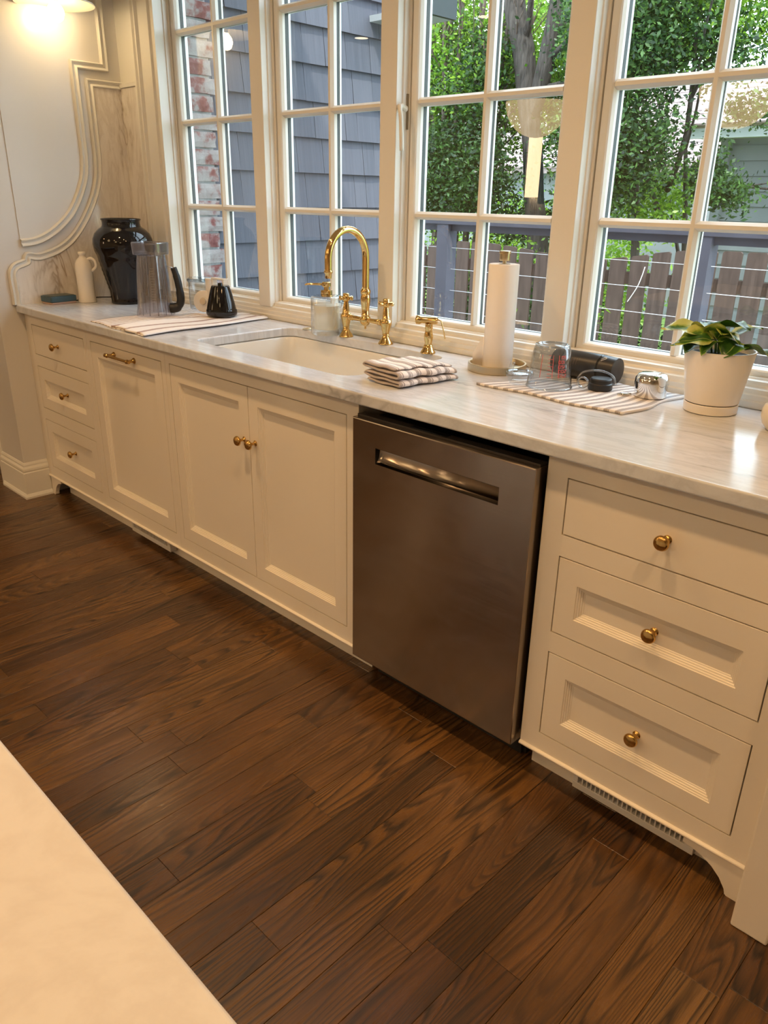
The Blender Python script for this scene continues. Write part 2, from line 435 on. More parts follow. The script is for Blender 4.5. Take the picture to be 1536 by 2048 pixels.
# backsplash marble on left wall and returned on window wall
inner = [(-.022, .920), (-.020, .966), (-.022, 1.03), (-.018, 1.062), (.0, 1.082), (.030, 1.092), (.052, 1.102), (.058, 1.122), (.090, 1.118), (.125, 1.121), (.205, 1.148), (.278, 1.196), (.35, 1.28), (.405, 1.372), (.437, 1.46), (.447, 1.55), (.447, 1.65), (.447, 1.848), (.600, 1.848)]
curve = inner[:1]+[tuple(q) for q in interp([Vector(q) for q in inner[1:16]], 4)]+inner[16:]
poly = curve+[(.600, .920)]
bs = MB().prism(poly, 'x', L+.0005, L+.009).build('marble_backsplash', M['splash'], origin=(L, .3, CT), label='veined marble backsplash slab with curved stepped outline on the left wall', cat='backsplash')
MB().box(L+.0095, WX[0]-.353-.148, WY-.009, WY-.0005, CT, 1.844).build('return_slab', M['splash'], bs)
def onleft(u, v, h): return (L+h, u, v)
mould = [(-.006, .0005), (-.006, .012), (-.002, .016), (.004, .014), (.008, .008), (.014, .008), (.018, .016), (.022, .017), (.026, .013), (.028, .0005)]
MB().sweep([tuple(q) for q in curve], [(o-.004, h+.001) for o, h in mould], onleft).build('edge_moulding', M['trim'], bs, smooth=True, auto=50)
outer = [(.033, 1.174), (.092, 1.180), (.149, 1.199), (.215, 1.238), (.286, 1.301), (.341, 1.385), (.375, 1.469), (.386, 1.552), (.386, 1.66)]
oc = [tuple(q) for q in interp([Vector(q) for q in outer], 4)]+[(.386, 1.911), (.532, 1.911), (.532, CEIL-.02)]
pan = MB().prism(oc+[(.033, CEIL-.02)], 'x', L+.0003, L+.004).build('wall_panel', M['wall'], wl)
MB().sweep(oc, [(o, h+.003) for o, h in mould], onleft).build('panel_moulding', M['trim'], wl, smooth=True, auto=50)
# window-wall top trim of the marble return
MB().box(L+.01, WX[0]-.353-.148, WY-.016, WY-.0005, 1.845, 1.862).build('return_moulding', M['trim'], bs, bevel=.003)

# baseboard on the left pier
def onfloor(u, v, h): return (u, v, h)
bpath = [(L, -.0005), (L, -.112), (L-.27, -.112)]
bprof = [(-.001, .0), (.022, .0), (.022, .010), (.016, .022), (.014, .024), (.014, .128), (.011, .133), (.013, .140), (.012, .150), (.006, .160), (.006, .168), (.002, .178), (-.001, .180)]
mbb = MB(); vs = []
mbb.sweep(bpath, [(o, h) for o, h in bprof], lambda u, v, h: (u, v, h))
mbb.build('baseboard_left', M['trim'], kind='structure', smooth=False)
# door casing behind the pier
MB().prism([(L-.31, -.105), (L-.27, -.105), (L-.27, -.12), (L-.31, -.12)], 'z', 0, 2.2).build('trim_1', M['trim'], kind='structure')

# window casing, mullions and sills
def casing(mb, x0, x1):
    """vertical mullion post with a stepped reveal on both sides"""
    pr = [(x0, F), (x1, F), (x1, F+.026), (x1+.005, F+.028), (x1+.005, G-.006), (x1+.012, G-.005), (x1+.012, G+.08), (x0-.012, G+.08), (x0-.012, G-.005), (x0-.005, G-.006), (x0-.005, F+.028), (x0, F+.026)]
    mb.prism(pr, 'z', CT+.048, ZTOP+.09)
for i in range(3):
    cx_ = (WX[i]+WX[i+1])/2; mb = MB(); casing(mb, cx_-.037, cx_+.037)
    mb.build(f'trim_{i+2}', M['trim'], kind='structure', bevel=.0015, seg=1)
# left casing with its mouldings
xl = WX[0]-.3535+.037
mb = MB()
pr = [(xl-.185, WY), (xl-.185, F-.022), (xl-.178, F-.030), (xl-.165, F-.030), (xl-.160, F-.020), (xl-.152, F-.020), (xl-.147, F-.028), (xl-.138, F-.028), (xl-.133, F-.014), (xl-.055, F-.014), (xl-.050, F-.022), (xl-.040, F-.022), (xl-.036, F-.012), (xl-.020, F-.012), (xl-.016, F-.018), (xl, F-.018),
      (xl, F+.026), (xl+.005, F+.028), (xl+.005, G-.006), (xl+.012, G-.005), (xl+.012, G+.08), (xl-.185, G+.08)]
mb.prism(pr, 'z', CT+.048, ZTOP+.09); mb.build('trim_5', M['trim'], kind='structure')
xr = WX[3]+.3535-.037
MB().prism([(xr, F), (xr+.12, F), (xr+.12, G+.08), (xr-.012, G+.08), (xr-.012, G-.005), (xr-.005, G-.006), (xr-.005, F+.028), (xr, F+.026)], 'z', CT+.048, ZTOP+.09).build('trim_6', M['trim'], kind='structure')
# stepped sill
mb = MB()
sp = [(.598, CT+.0005), (.598, CT+.016), (.603, CT+.020), (.603, CT+.032), (.608, CT+.036), (.610, CT+.047), (.624, CT+.050), (.628, CT+.056), (.628, CT+.064), (.640, CT+.066), (.644, CT+.070), (.740, CT+.070), (.740, CT+.0005)]
mb.prism(sp, 'x', WX[0]-.353-.148+.0, WX[3]+.60); mb.build('trim_7', M['trim'], kind='structure')
MB().box(WX[0]-.5, WX[3]+.6, F-.02, G+.08, ZTOP+.045, ZTOP+.095).build('trim_8', M['trim'], kind='structure')

# windows
def muntin_prof(w, d):   # half-profile across (u), depth
    return [(-w/2, d), (-w/2, .012), (-w/2+.004, .006), (-w/2+.008, .0), (w/2-.008, .0), (w/2-.004, .006), (w/2, .012), (w/2, d)]
HW = .275
for wi, cx_ in enumerate(WX):
    o0 = (cx_, G, ZG0)
    win = empty(f'window_{wi+1}', o0, kind='structure')
    xa, xb = cx_-HW, cx_+HW; za, zb = ZG0, ZTOP
    # sash frame: ring with bevelled inner edge
    mb = MB()
    st = .353-.037-.012-.002-HW+.0
    X0, X1, Z0_, Z1_ = cx_-.353+.0375+.012, cx_+.353-.0375-.012, ZG0-.036, ZTOP+.045
    prof = [(0, 0, .030), (0, 0, .0)]
    def ring(x0, x1, z0, z1, y): return [(x0, y, z0), (x1, y, z0), (x1, y, z1), (x0, y, z1)]
    XS0, XS1 = X0+.003, X1-.003
    loops = [ring(XS0, XS1, Z0_, Z1_, G+.028), ring(XS0, XS1, Z0_, Z1_, G), ring(xa-.004, xb+.004, za-.004, zb+.004, G), ring(xa, xb, za, zb, G+.004), ring(xa+.004, xb-.004, za+.004, zb-.004, G+.016), ring(xa+.004, xb-.004, za+.004, zb-.004, G+.028), ]
    vs = sum(loops, []); fs = []
    for a in range(len(loops)-1):
        for k in range(4): fs.append((a*4+k, a*4+(k+1) % 4, a*4+4+(k+1) % 4, a*4+4+k))
    mb.add(vs, fs); mb.build('sash', M['trim'], win)
    # exterior frame and spacer rings
    mb = MB(); mb.box(X0, xa+.004, G+.045, G+.055, Z0_, Z1_); mb.box(xb-.004, X1, G+.045, G+.055, Z0_, Z1_); mb.box(xa+.004, xb-.004, G+.045, G+.055, Z0_, za+.004); mb.box(xa+.004, xb-.004, G+.045, G+.055, zb-.004, Z1_)
    mb.build('exterior_frame', M['ext'], win)
    mb = MB(); mb.box(X0, xa+.004, G+.0285, G+.045, Z0_, Z1_); mb.box(xb-.004, X1, G+.0285, G+.045, Z0_, Z1_); mb.box(xa+.004, xb-.004, G+.0285, G+.045, Z0_, za+.004); mb.box(xa+.004, xb-.004, G+.0285, G+.045, zb-.004, Z1_)
    mb.build('gasket', M['gasket'], win)
    rows = [Z1+PITCH*k for k in range(3)]
    # muntins: vertical then horizontal bars, each its own part
    MW = .026
    def bar(vertical, at_, lo, hi, nm='muntin'):
        q = MB(); pf = [(u, G+.003+d) for u, d in muntin_prof(MW, .026)]
        if vertical: q.prism([(at_+u, y) for u, y in pf], 'z', lo, hi)
        else:
            q.prism([(y+.0006, at_+u) for u, y in pf], 'x', lo, hi)
        return q.build(nm, M['trim'], win)
    bar(True, cx_, za+.002, zb-.002)
    for r in rows: bar(False, r, xa+.002, xb-.002)
    sp_ = MB(); sp_.box(cx_-.009, cx_+.009, G+.031, G+.045, za, zb)
    for r in rows: sp_.box(xa, xb, G+.031, G+.045, r-.007, r+.007)
    sp_.build('spacer_bar', M['gasket'], win)
    sp_ = MB(); sp_.box(cx_-.011, cx_+.011, G+.0455, G+.053, za, zb)
    for r in rows: sp_.box(xa, xb, G+.0455, G+.053, r-.011, r+.011)
    sp_.build('exterior_bar', M['ext'], win)
    zz = [za]+rows+[zb]
    for k in range(4):
        for sx in (0, 1):
            u0, u1 = (xa, cx_) if sx == 0 else (cx_, xb)
            q = MB(); q.add([(u0+.004, G+.0295, zz[k]+.003), (u1-.004, G+.0295, zz[k]+.003), (u1-.004, G+.0295, zz[k+1]-.003), (u0+.004, G+.0295, zz[k+1]-.003)], [(0, 1, 2, 3)])
            q.build('pane', M['pane'], win, fix=False)
    if wi == 2:
        # casement latch on the left jamb
        xl_ = X0-.006; zc = 1.665
        MB().box(xl_-.012, xl_+.003, G-.012, G-.002, zc-.055, zc+.05).build('latch_plate', M['shadeout'], win)
        q = MB(); q.tube(interp([(xl_-.004, G-.012, zc+.005), (xl_-.004, G-.035, zc+.012), (xl_+.004, G-.048, zc+.005), (xl_+.012, G-.050, zc-.03), (xl_+.014, G-.046, zc-.12)], 6), [.011]*6+[.009]*6+[.0075]*13, 10)
        q.build('latch_handle', M['trim'], win, smooth=True)

# ================================================================== CABINETS
R0, R1, R2, R3, R4, R5, ZB = .8391, .7023, .6500, .4495, .3955, .1545, .103
kp = [(.0095, .0), (.0095, .0015), (.006, .004), (.0045, .008), (.0045, .016), (.007, .020), (.013, .023), (.0165, .027), (.0165, .030), (.0145, .034), (.0125, .035), (.0125, .0355), (.009, .037), (.004, .0382), (.0001, .0385)]
knob_me = meshdata(MB().lathe(kp, axis='y', seg=28), 'knob', M['knob'])
def front_slab(mb, x0, x1, z0, z1, th=.020):
    mb.box(x0, x1, .0, th, z0, z1)
def panelled(mb, x0, x1, z0, z1, ix0, ix1, iz0, iz1, th=.020):
    """door/drawer front with a four-step sunk moulding"""
    def ring(a, y): return [(ix0+a, y, iz0+a), (ix1-a, y, iz0+a), (ix1-a, y, iz1-a), (ix0+a, y, iz1-a)]
    loops = [[(x0, th, z0), (x1, th, z0), (x1, th, z1), (x0, th, z1)], [(x0, 0, z0), (x1, 0, z0), (x1, 0, z1), (x0, 0, z1)]]
    a = 0; y = 0; loops.append(ring(0, 0))
    for k in range(4):
        y += .0022; loops.append(ring(a+.0004, y)); a += .0042; loops.append(ring(a, y+.0009)); y += .0009
    y += .001; loops.append(ring(a+.0002, y))
    vs = sum(loops, []); fs = []
    for i in range(len(loops)-1):
        for k in range(4): fs.append((i*4+k, i*4+(k+1) % 4, i*4+4+(k+1) % 4, i*4+4+k))
    n_ = len(loops)*4; fs.append((n_-4, n_-3, n_-2, n_-1)); fs.append((0, 3, 2, 1))
    mb.add(vs, fs)
GAP = .0030
def carcass(root, x0, x1, opens, toe=True, depth=.57):
    """face frame with openings + side boards + bottom; opens: (x0,x1,z0,z1)"""
    mb = MB()
    xs = sorted({x0, x1}|{o[0] for o in opens}|{o[1] for o in opens}); zs = sorted({ZB, CB-.001}|{o[2] for o in opens}|{o[3] for o in opens})
    # grid of cells, drop cells inside an opening; welded grid so the frame is one surface
    idx = {}
    def vid(x, y, z):
        k = (round(x, 5), y, round(z, 5))
        if k not in idx: idx[k] = len(mb.v); mb.v.append((x, y, z))
        return idx[k]
    solid = {}
    for i in range(len(xs)-1):
        for j in range(len(zs)-1):
            cx, cz = (xs[i]+xs[i+1])/2, (zs[j]+zs[j+1])/2
            solid[i, j] = not any(o[0] < cx < o[1] and o[2] < cz < o[3] for o in opens)
    for (i, j), sflag in solid.items():
        if not sflag: continue
        a, b, c, d = xs[i], xs[i+1], zs[j], zs[j+1]
        for y in (0, .019): mb.f.append((vid(a, y, c), vid(b, y, c), vid(b, y, d), vid(a, y, d)))
        if not solid.get((i-1, j)): mb.f.append((vid(a, 0, c), vid(a, .019, c), vid(a, .019, d), vid(a, 0, d)))
        if not solid.get((i+1, j)): mb.f.append((vid(b, 0, c), vid(b, .019, c), vid(b, .019, d), vid(b, 0, d)))
        if not solid.get((i, j-1)): mb.f.append((vid(a, 0, c), vid(a, .019, c), vid(b, .019, c), vid(b, 0, c)))
        if not solid.get((i, j+1)): mb.f.append((vid(a, 0, d), vid(a, .019, d), vid(b, .019, d), vid(b, 0, d)))
    mb.build('face_frame', M['paint'], root)
    c = MB(); c.box(x0+.001, x0+.016, .0195, depth, ZB, CB-.002); c.box(x1-.016, x1-.001, .0195, depth, ZB, CB-.002); c.box(x0+.016, x1-.016, .0195, depth, ZB, ZB+.015); c.box(x0+.016, x1-.016, depth-.008, depth, ZB+.015, CB-.002)
    c.build('carcass', M['dark'] if False else M['paint'], root)
    d = MB(); d.box(x0+.018, x1-.018, .0215, .0235, ZB+.017, CB-.004) ; d.build('gap_shade', M['dark'], root)  # black sheet behind the fronts puts the shade of the gaps into colour
def bead(root, x0, x1):
    q = MB(); pts = []
    for k in range(7):
        a = -PI/2+PI*k/6; pts.append((-.0085*math.cos(a)+.0005, ZB-.004+.0055*math.sin(a)))
    pts = [(.004, ZB-.0095)]+pts+[(.004, ZB+.0015)]
    q.prism(pts, 'x', x0, x1); q.build('bead_moulding', M['paint'], root, smooth=True, auto=50)
def toe(root, x0, x1):
    MB().box(x0, x1, .065, .08, 0, ZB-.001).build('toe_kick', M['paint'], root)

# left drawer stack
cl = empty('drawer_cabinet', (-1.92, 0, 0), 'narrow white three-drawer cabinet at the far left end under the counter, against the wall', 'cabinet', 'white inset base cabinets')
lx0, lx1 = -2.1643, -1.6503
ops = [(lx0, lx1, R1, R0), (lx0, lx1, R3, R2), (lx0, lx1, R5, R4)]
carcass(cl, L+.001, -1.6205, ops); bead(cl, L+.001, -1.6205); toe(cl, -2.16, -1.6205)
def drawer(root, x0, x1, z0, z1, inner_=None, kn=None):
    q = MB()
    if inner_: panelled(q, x0+GAP, x1-GAP, z0+GAP, z1-GAP, *inner_)
    else: front_slab(q, x0+GAP, x1-GAP, z0+GAP, z1-GAP)
    d = q.build('drawer', M['paint'], root, bevel=.0007, seg=1)
    if kn: place(knob_me, 'knob', (kn[0], .0 if not inner_ else .0135, kn[1]), d)
    return d
kx = (lx0+lx1)/2
drawer(cl, lx0, lx1, R1, R0, None, (kx, .770))
drawer(cl, lx0, lx1, R3, R2, (lx0+.056, lx1-.060, R3+.0535, R2-.059), (kx, .551))
drawer(cl, lx0, lx1, R5, R4, (lx0+.056, lx1-.056, R5+.0545, R4-.056), (kx, .277))
def foot(root, xin, xout, xend):
    s_ = 1 if xout > xin else -1; w_ = abs(xout-xin)
    pts = [(xin, ZB-.010), (xin, ZB-.026), (xin+s_*w_*.15, ZB-.028), (xin+s_*w_*.40, ZB-.035), (xin+s_*w_*.62, ZB-.048), (xin+s_*w_*.80, ZB-.066), (xin+s_*w_*.93, ZB-.088), (xin+s_*w_*.96, ZB-.100), (xout, 0), (xend, 0), (xend, ZB-.010)]
    MB().prism(pts, 'y', 0, .019).build('bracket_foot', M['paint'], root)
foot(cl, -2.10, -2.185, L+.016)

# pull-out
tx0, tx1 = -1.5897, -1.0374
ct = empty('pullout_cabinet', (-1.315, 0, 0), 'white pull-out cabinet with one tall panelled door and a brass bar pull', 'cabinet', 'white inset base cabinets')
carcass(ct, -1.6195, -1.0105, [(tx0, tx1, R5, R0)]); bead(ct, -1.6195, -1.0105); toe(ct, -1.6195, -1.0105)
q = MB(); panelled(q, tx0+GAP, tx1-GAP, R5+GAP, R0-GAP, tx0+.050, tx1-.055, R5+.053, R0-.060)
dr = q.build('door', M['paint'], ct, bevel=.0007, seg=1)
q = MB(); hx, hz = -1.3135, .810
q.tube([(hx-.085, -.030, hz), (hx-.075, -.030, hz), (hx+.075, -.030, hz), (hx+.085, -.030, hz)], .0055, 14)
for s_ in (-1, 1):
    X = hx+s_*.078
    q.lathe([(.012, 0), (.012, .002), (.008, .006), (.006, .012), (.0055, .022), (.008, .026), (.008, .034), (.005, .037), (.0001, .038)], (X, 0, hz), 'y', 20)
    q.lathe([(.0001, -.010), (.006, -.008), (.008, -.003), (.006, .003), (.0055, .006)], (X+s_*.012, -.030, hz), 'x', 16)
q.build('bar_pull', M['knob'], dr, smooth=True, auto=50)

# sink cabinet
cs = empty('sink_cabinet', (-.49, 0, 0), 'wide white two-door cabinet below the sink, left of the dishwasher', 'cabinet', 'white inset base cabinets')
sx0, sx1, sx2 = -.9828, -.5154, -.0487
carcass(cs, -1.0095, -.001, [(sx0, sx2, R5, R0)]); bead(cs, -1.0095, -.001); toe(cs, -1.0095, -.001)
for a, b, k in ((sx0, sx1, sx1-.030), (sx1, sx2, sx1+.030)):
    q = MB(); g0 = GAP if a == sx0 else GAP/2; g1 = GAP if b == sx2 else GAP/2
    panelled(q, a+g0, b-g1, R5+GAP, R0-GAP, a+.050, b-.053, R5+.054, R0-.061)
    d = q.build('door', M['paint'], cs, bevel=.0007, seg=1)
    place(knob_me, 'knob', (k, 0, .655), d)

# right drawer stack with end post
cr = empty('drawer_cabinet', (.90, 0, 0), 'wide white three-drawer cabinet to the right of the dishwasher, with end post', 'cabinet', 'white inset base cabinets')
rx0, rx1 = .6634, 1.1472
ops = [(rx0, rx1, R1, R0), (rx0, rx1, R3, R2), (rx0, rx1, R5, R4)]
carcass(cr, .6115, 1.199, ops); bead(cr, .6115, 1.1995)
MB().box(.613, 1.199, .065, .08, 0, ZB-.001).build('toe_kick', M['paint'], cr)
kx = (rx0+rx1)/2
drawer(cr, rx0, rx1, R1, R0, None, (kx, .770))
drawer(cr, rx0, rx1, R3, R2, (rx0+.055, rx1-.056, R3+.054, R2-.060), (kx, .549))
drawer(cr, rx0, rx1, R5, R4, (rx0+.055, rx1-.056, R5+.0545, R4-.055), (kx, .277))
foot(cr, 1.055, 1.166, 1.199)
MB().box(1.2005, 1.275, -.066, .05, 0, CB-.001).build('end_post', M['paint'], cr, bevel=.004)
MB().box(1.276, 1.70, -.040, .55, 0, CB-.001).build('side_block', M['paint'], cr, bevel=.003)
MB().box(1.2005, 1.275, .0505, .57, 0, CB-.001).build('end_panel', M['paint'], cr)

# toe-kick vents
def vent(x0, x1, label):
    y0 = .030; z0, z1 = .024, .088
    t = empty('floor_vent', ((x0+x1)/2, y0, z0), label, 'vent', 'toe-kick vents')
    sx_0, sx_1, sz0, sz1 = x0+.014, x1-.022, .043, .074
    q = MB(); q.box(x0, x1, y0, y0+.030, z0, sz0); q.box(x0, x1, y0, y0+.030, sz1, z1); q.box(x0, sx_0, y0, y0+.030, sz0, sz1); q.box(sx_1, x1, y0, y0+.030, sz0, sz1)
    q.build('vent_frame', M['vent'], t, bevel=.001, seg=1)
    MB().box(sx_0, sx_1, y0+.022, y0+.024, sz0, sz1).build('vent_back', M['dark'], t)
    n_ = int((sx_1-sx_0)/.0118)
    me = meshdata(MB().box(-.0016, .0016, 0, .016, 0, sz1-sz0), 'slat', M['vent'], False, None)
    for k in range(1, n_): place(me, 'slat', (sx_0+(sx_1-sx_0)*k/n_, y0+.001, sz0), t)
    q = MB(); q.lathe([(.004, 0), (.0038, .0015), (.0001, .002)], (x1-.010, y0, .060), 'y', 12); q.build('screw', M['vent'], t)
    return t
vent(.757, 1.072, 'white slotted floor vent under the right-hand drawer cabinet')
vent(-1.47, -1.155, 'white slotted floor vent under the pull-out cabinet')

# ================================================================== COUNTER + SINK
def rrect(x0, x1, y0, y1, r, n=8):
    out = []
    for cx_, cy_, a0 in ((x1-r, y1-r, 0), (x0+r, y1-r, PI/2), (x0+r, y0+r, PI), (x1-r, y0+r, 1.5*PI)):
        for k in range(n+1):
            a = a0+PI/2*k/n; out.append((cx_+r*math.cos(a), cy_+r*math.sin(a)))
    return out
HX0, HX1, HY0, HY1 = -.945, -.130, .078, .528
def slab_with_hole(x0, x1, y0, y1, hole, z0, z1):
    mb = MB(); n_ = len(hole); m9 = n_//4; outer_ = []
    for i, (hx_, hy_) in enumerate(hole):
        c, k = divmod(i, m9); mid_ = m9//2
        if k == mid_: outer_.append([(x1, x0, x0, x1)[c], (y1, y1, y0, y0)[c]])
        elif (k < mid_) == (c in (0, 2)): outer_.append([(x1, x0, x0, x1)[c], hy_])
        else: outer_.append([hx_, (y1, y1, y0, y0)[c]])
    vs = [(a, b, z) for z in (z0, z1) for ring_ in (hole, outer_) for a, b in ring_]
    fs = []
    for i in range(n_):
        j = (i+1) % n_
        fs += [(i, j, n_+j, n_+i), (2*n_+i, 3*n_+i, 3*n_+j, 2*n_+j), (i, 2*n_+i, 2*n_+j, j), (n_+i, n_+j, 3*n_+j, 3*n_+i)]
    return mb.add(vs, fs)
hole = rrect(HX0, HX1, HY0, HY1, .055)
ctop = slab_with_hole(L+.0005, 1.72, -.033, .597, hole, CB, CT).build('countertop', M['counter'], origin=(0, .3, CB), bevel=.005, seg=4,
    label='long white marble countertop with grey veins under the windows', cat='countertop')
sink = empty('sink', ((HX0+HX1)/2, (HY0+HY1)/2, CB-.25), 'white ceramic undermount sink basin below the brass bridge faucet', 'sink')
q = MB()
def lp(i, r, z): return [(a, b, z) for a, b in rrect(HX0+i, HX1-i, HY0+i, HY1-i, r)]
loops = [lp(-.03, .07, CB-.002), lp(-.003, .058, CB-.002), lp(.0, .055, CB-.006), lp(.006, .052, CB-.10), lp(.012, .05, CB-.19), lp(.03, .05, CB-.222), lp(.06, .05, CB-.230), lp(.19, .02, CB-.236)]
n_ = len(loops[0]); vs = sum(loops, []); fs = [(a*n_+i, a*n_+(i+1) % n_, (a+1)*n_+(i+1) % n_, (a+1)*n_+i) for a in range(len(loops)-1) for i in range(n_)]
fs.append(tuple((len(loops)-1)*n_+i for i in range(n_)))
q.add(vs, fs); b_ = q.build('basin', M['porcelain'], sink, smooth=True, fix=False)
md = b_.modifiers.new('solid', 'SOLIDIFY'); md.thickness = .012; md.offset = -1
q = MB(); q.lathe([(.0001, .003), (.03, .003), (.036, .006), (.042, .005), (.043, 0)], ((HX0+HX1)/2, (HY0+HY1)/2, CB-.2365)); q.build('drain', M['brass'], sink, smooth=True)

# ================================================================== DISHWASHER
dw = empty('dishwasher', (.305, 0, .06), 'stainless steel dishwasher with recessed pocket handle between the white cabinets', 'dishwasher')
q = MB(); x0, x1, z0, z1, yf, yb = .0079, .6020, .0965, .8510, -.032, .014
hx0, hx1, hz0, hz1 = .097, .506, .7365, .7815
b_ = .0035
def R4_(xa, xb, za, zb, y): return [(xa, y, za), (xb, y, za), (xb, y, zb), (xa, y, zb)]
lo = [R4_(x0, x1, z0, z1, yb), R4_(x0, x1, z0, z1, yf+b_), R4_(x0+b_*.3, x1-b_*.3, z0+b_*.3, z1-b_*.3, yf+b_*.3), R4_(x0+b_, x1-b_, z0+b_, z1-b_, yf), R4_(hx0, hx1, hz0, hz1, yf)]
vs = sum(lo, []); fs = [(a*4+k, a*4+(k+1) % 4, a*4+4+(k+1) % 4, a*4+4+k) for a in range(4) for k in range(4)]
fs.append((0, 3, 2, 1)); q.add(vs, fs)
door = q.build('door_panel', M['steel'], dw)
# pocket: curved scoop
q = MB(); sc = []
for k in range(9):
    t = k/8; sc.append((yf+.001+.030*math.sin(t*PI/2), hz0+(hz1-hz0)*.92*(1-math.cos(t*PI/2))))
for xx in (hx0, hx1): pass
vs = []; fs = []
for i, xx in enumerate((hx0, hx0+.010, hx1-.010, hx1)):
    for (yy, zz_) in sc:
        f = 1 if 0 < i < 3 else .55
        vs.append((xx, yf+(yy-yf)*f, zz_))
ns = len(sc)
for i in range(3):
    for k in range(ns-1): fs.append((i*ns+k, (i+1)*ns+k, (i+1)*ns+k+1, i*ns+k+1))
q.add(vs, fs)
q.build('pocket_handle', M['steel'], dw, smooth=True, fix=False)
q = MB(); q.box(hx0, hx1, yf+.0002, yf+.034, hz1-.0008, hz1+.0008); q.box(hx0-.0008, hx0+.0004, yf+.0002, yf+.03, hz0, hz1); q.box(hx1-.0004, hx1+.0008, yf+.0002, yf+.03, hz0, hz1); q.box(hx0, hx1, yf+.032, yf+.034, hz0, hz1)
q.build('pocket_liner', M['blackmatte'], dw)
MB().box(x0+.004, x1-.004, .0145, .55, .10, .838).build('tub', M['blackmatte'], dw)
q = MB(); q.box(x0+.002, x1-.002, yb-.028, .0143, z1+.0003, z1+.006); q.build('control_strip', mat('dw_control', (.06, .05, .045), .35, .4), dw)
MB().box(.20, .32, -.010, .010, z1+.0063, z1+.0075).build('display', M['blackgloss'], dw)
MB().box(.03, .58, .06, .07, .004, .0955).build('kick_plate', M['blackmatte'], dw)
MB().box(.02, .59, .0705, .5, .004, .0955).build('base_tray', M['blackmatte'], dw)

# ================================================================== FAUCET etc
fx, fy = -.5375, .545
fa = empty('bridge_faucet', (fx, fy, CT), 'polished brass bridge faucet with gooseneck spout and two cross handles', 'faucet')
postp = [(.0265, .0), (.0265, .003), (.024, .006), (.022, .010), (.016, .018), (.0125, .026), (.0115, .030), (.013, .032), (.0115, .034), (.0125, .042), (.0155, .052), (.0165, .058), (.0175, .060), (.0175, .063), (.020, .068), (.0205, .074), (.018, .082), (.0135, .086), (.0145, .089), (.0125, .092), (.0115, .105), (.0105, .118), (.0085, .124), (.0085, .128)]
for sx in (-.1015, .1035):
    q = MB(); q.lathe(postp, (fx+sx, fy, CT+.0005), seg=32); pst = q.build('valve_post', M['brass'], fa, smooth=True, auto=50)
    q = MB(); hz_ = CT+.139
    q.lathe([(.009, -.012), (.0125, -.008), (.0135, 0), (.0125, .008), (.010, .0105), (.010, .012), (.0125, .012), (.0115, .015), (.0075, .0175), (.0001, .0185)], (fx+sx, fy, hz_), seg=28)
    for a in (0.06, PI/2+.06):
        for s_ in (0, PI):
            R_ = Matrix.Rotation(a+s_, 4, 'Z')
            q.lathe([(.0050, .010), (.0048, .016), (.0058, .022), (.0064, .026), (.0064, .031), (.005, .0325), (.0001, .033)], (fx+sx, fy, hz_), 'x', 14, rot=R_.to_3x3())
    q.build('cross_handle', M['brass'], fa, smooth=True, auto=50)
zb_ = CT+.0725
for s_ in (-1, 1):
    q = MB(); q.tube([(fx+s_*.083, fy, zb_), (fx+s_*.06, fy, zb_), (fx+s_*.03, fy, zb_), (fx+s_*.018, fy, zb_)], [.009, .0095, .0085, .0085], 16)
    q.lathe([(.0095, -.004), (.0115, -.002), (.0115, .002), (.0095, .004)], (fx+s_*.079, fy, zb_), 'x', 20)
    q.lathe([(.0095, -.004), (.011, 0), (.0095, .004)], (fx+s_*.066, fy, zb_), 'x', 20)
    q.build('bridge_arm', M['brass'], fa, smooth=True, auto=50)
q = MB(); q.lathe([(.0001, -.034), (.0035, -.031), (.004, -.028), (.002, -.026), (.004, -.024), (.005, -.021), (.012, -.018), (.019, -.008), (.0205, 0), (.019, .008), (.013, .014), (.0145, .017), (.0145, .019), (.0125, .022), (.014, .040), (.0165, .060), (.0172, .075), (.0165, .085), (.015, .088), (.0175, .092), (.0185, .099), (.0165, .106), (.013, .110), (.0135, .112), (.012, .114)], (fx, fy, zb_), seg=32)
q.build('riser', M['brass'], fa, smooth=True, auto=50)
r_ = .0875; pts = [(fx, fy, zb_+.110), (fx, fy, 1.14), (fx, fy, 1.18)]
zc_ = 1.205
for k in range(25):
    a = PI*k/24; pts.append((fx, fy-r_+r_*math.cos(a), zc_+.094*math.sin(a)))
pts += [(fx, fy-2*r_, 1.19), (fx, fy-2*r_, 1.172)]
q = MB(); q.tube(pts, .0125, 20); q.build('spout', M['brass'], fa, smooth=True, auto=60)
q = MB(); q.lathe([(.0105, -.027), (.0112, -.022), (.0115, -.012), (.0135, -.010), (.0150, -.006), (.0150, -.003), (.0125, 0)], (fx, fy-2*r_, 1.172), seg=24); q.build('aerator', M['brass'], fa, smooth=True, auto=50)

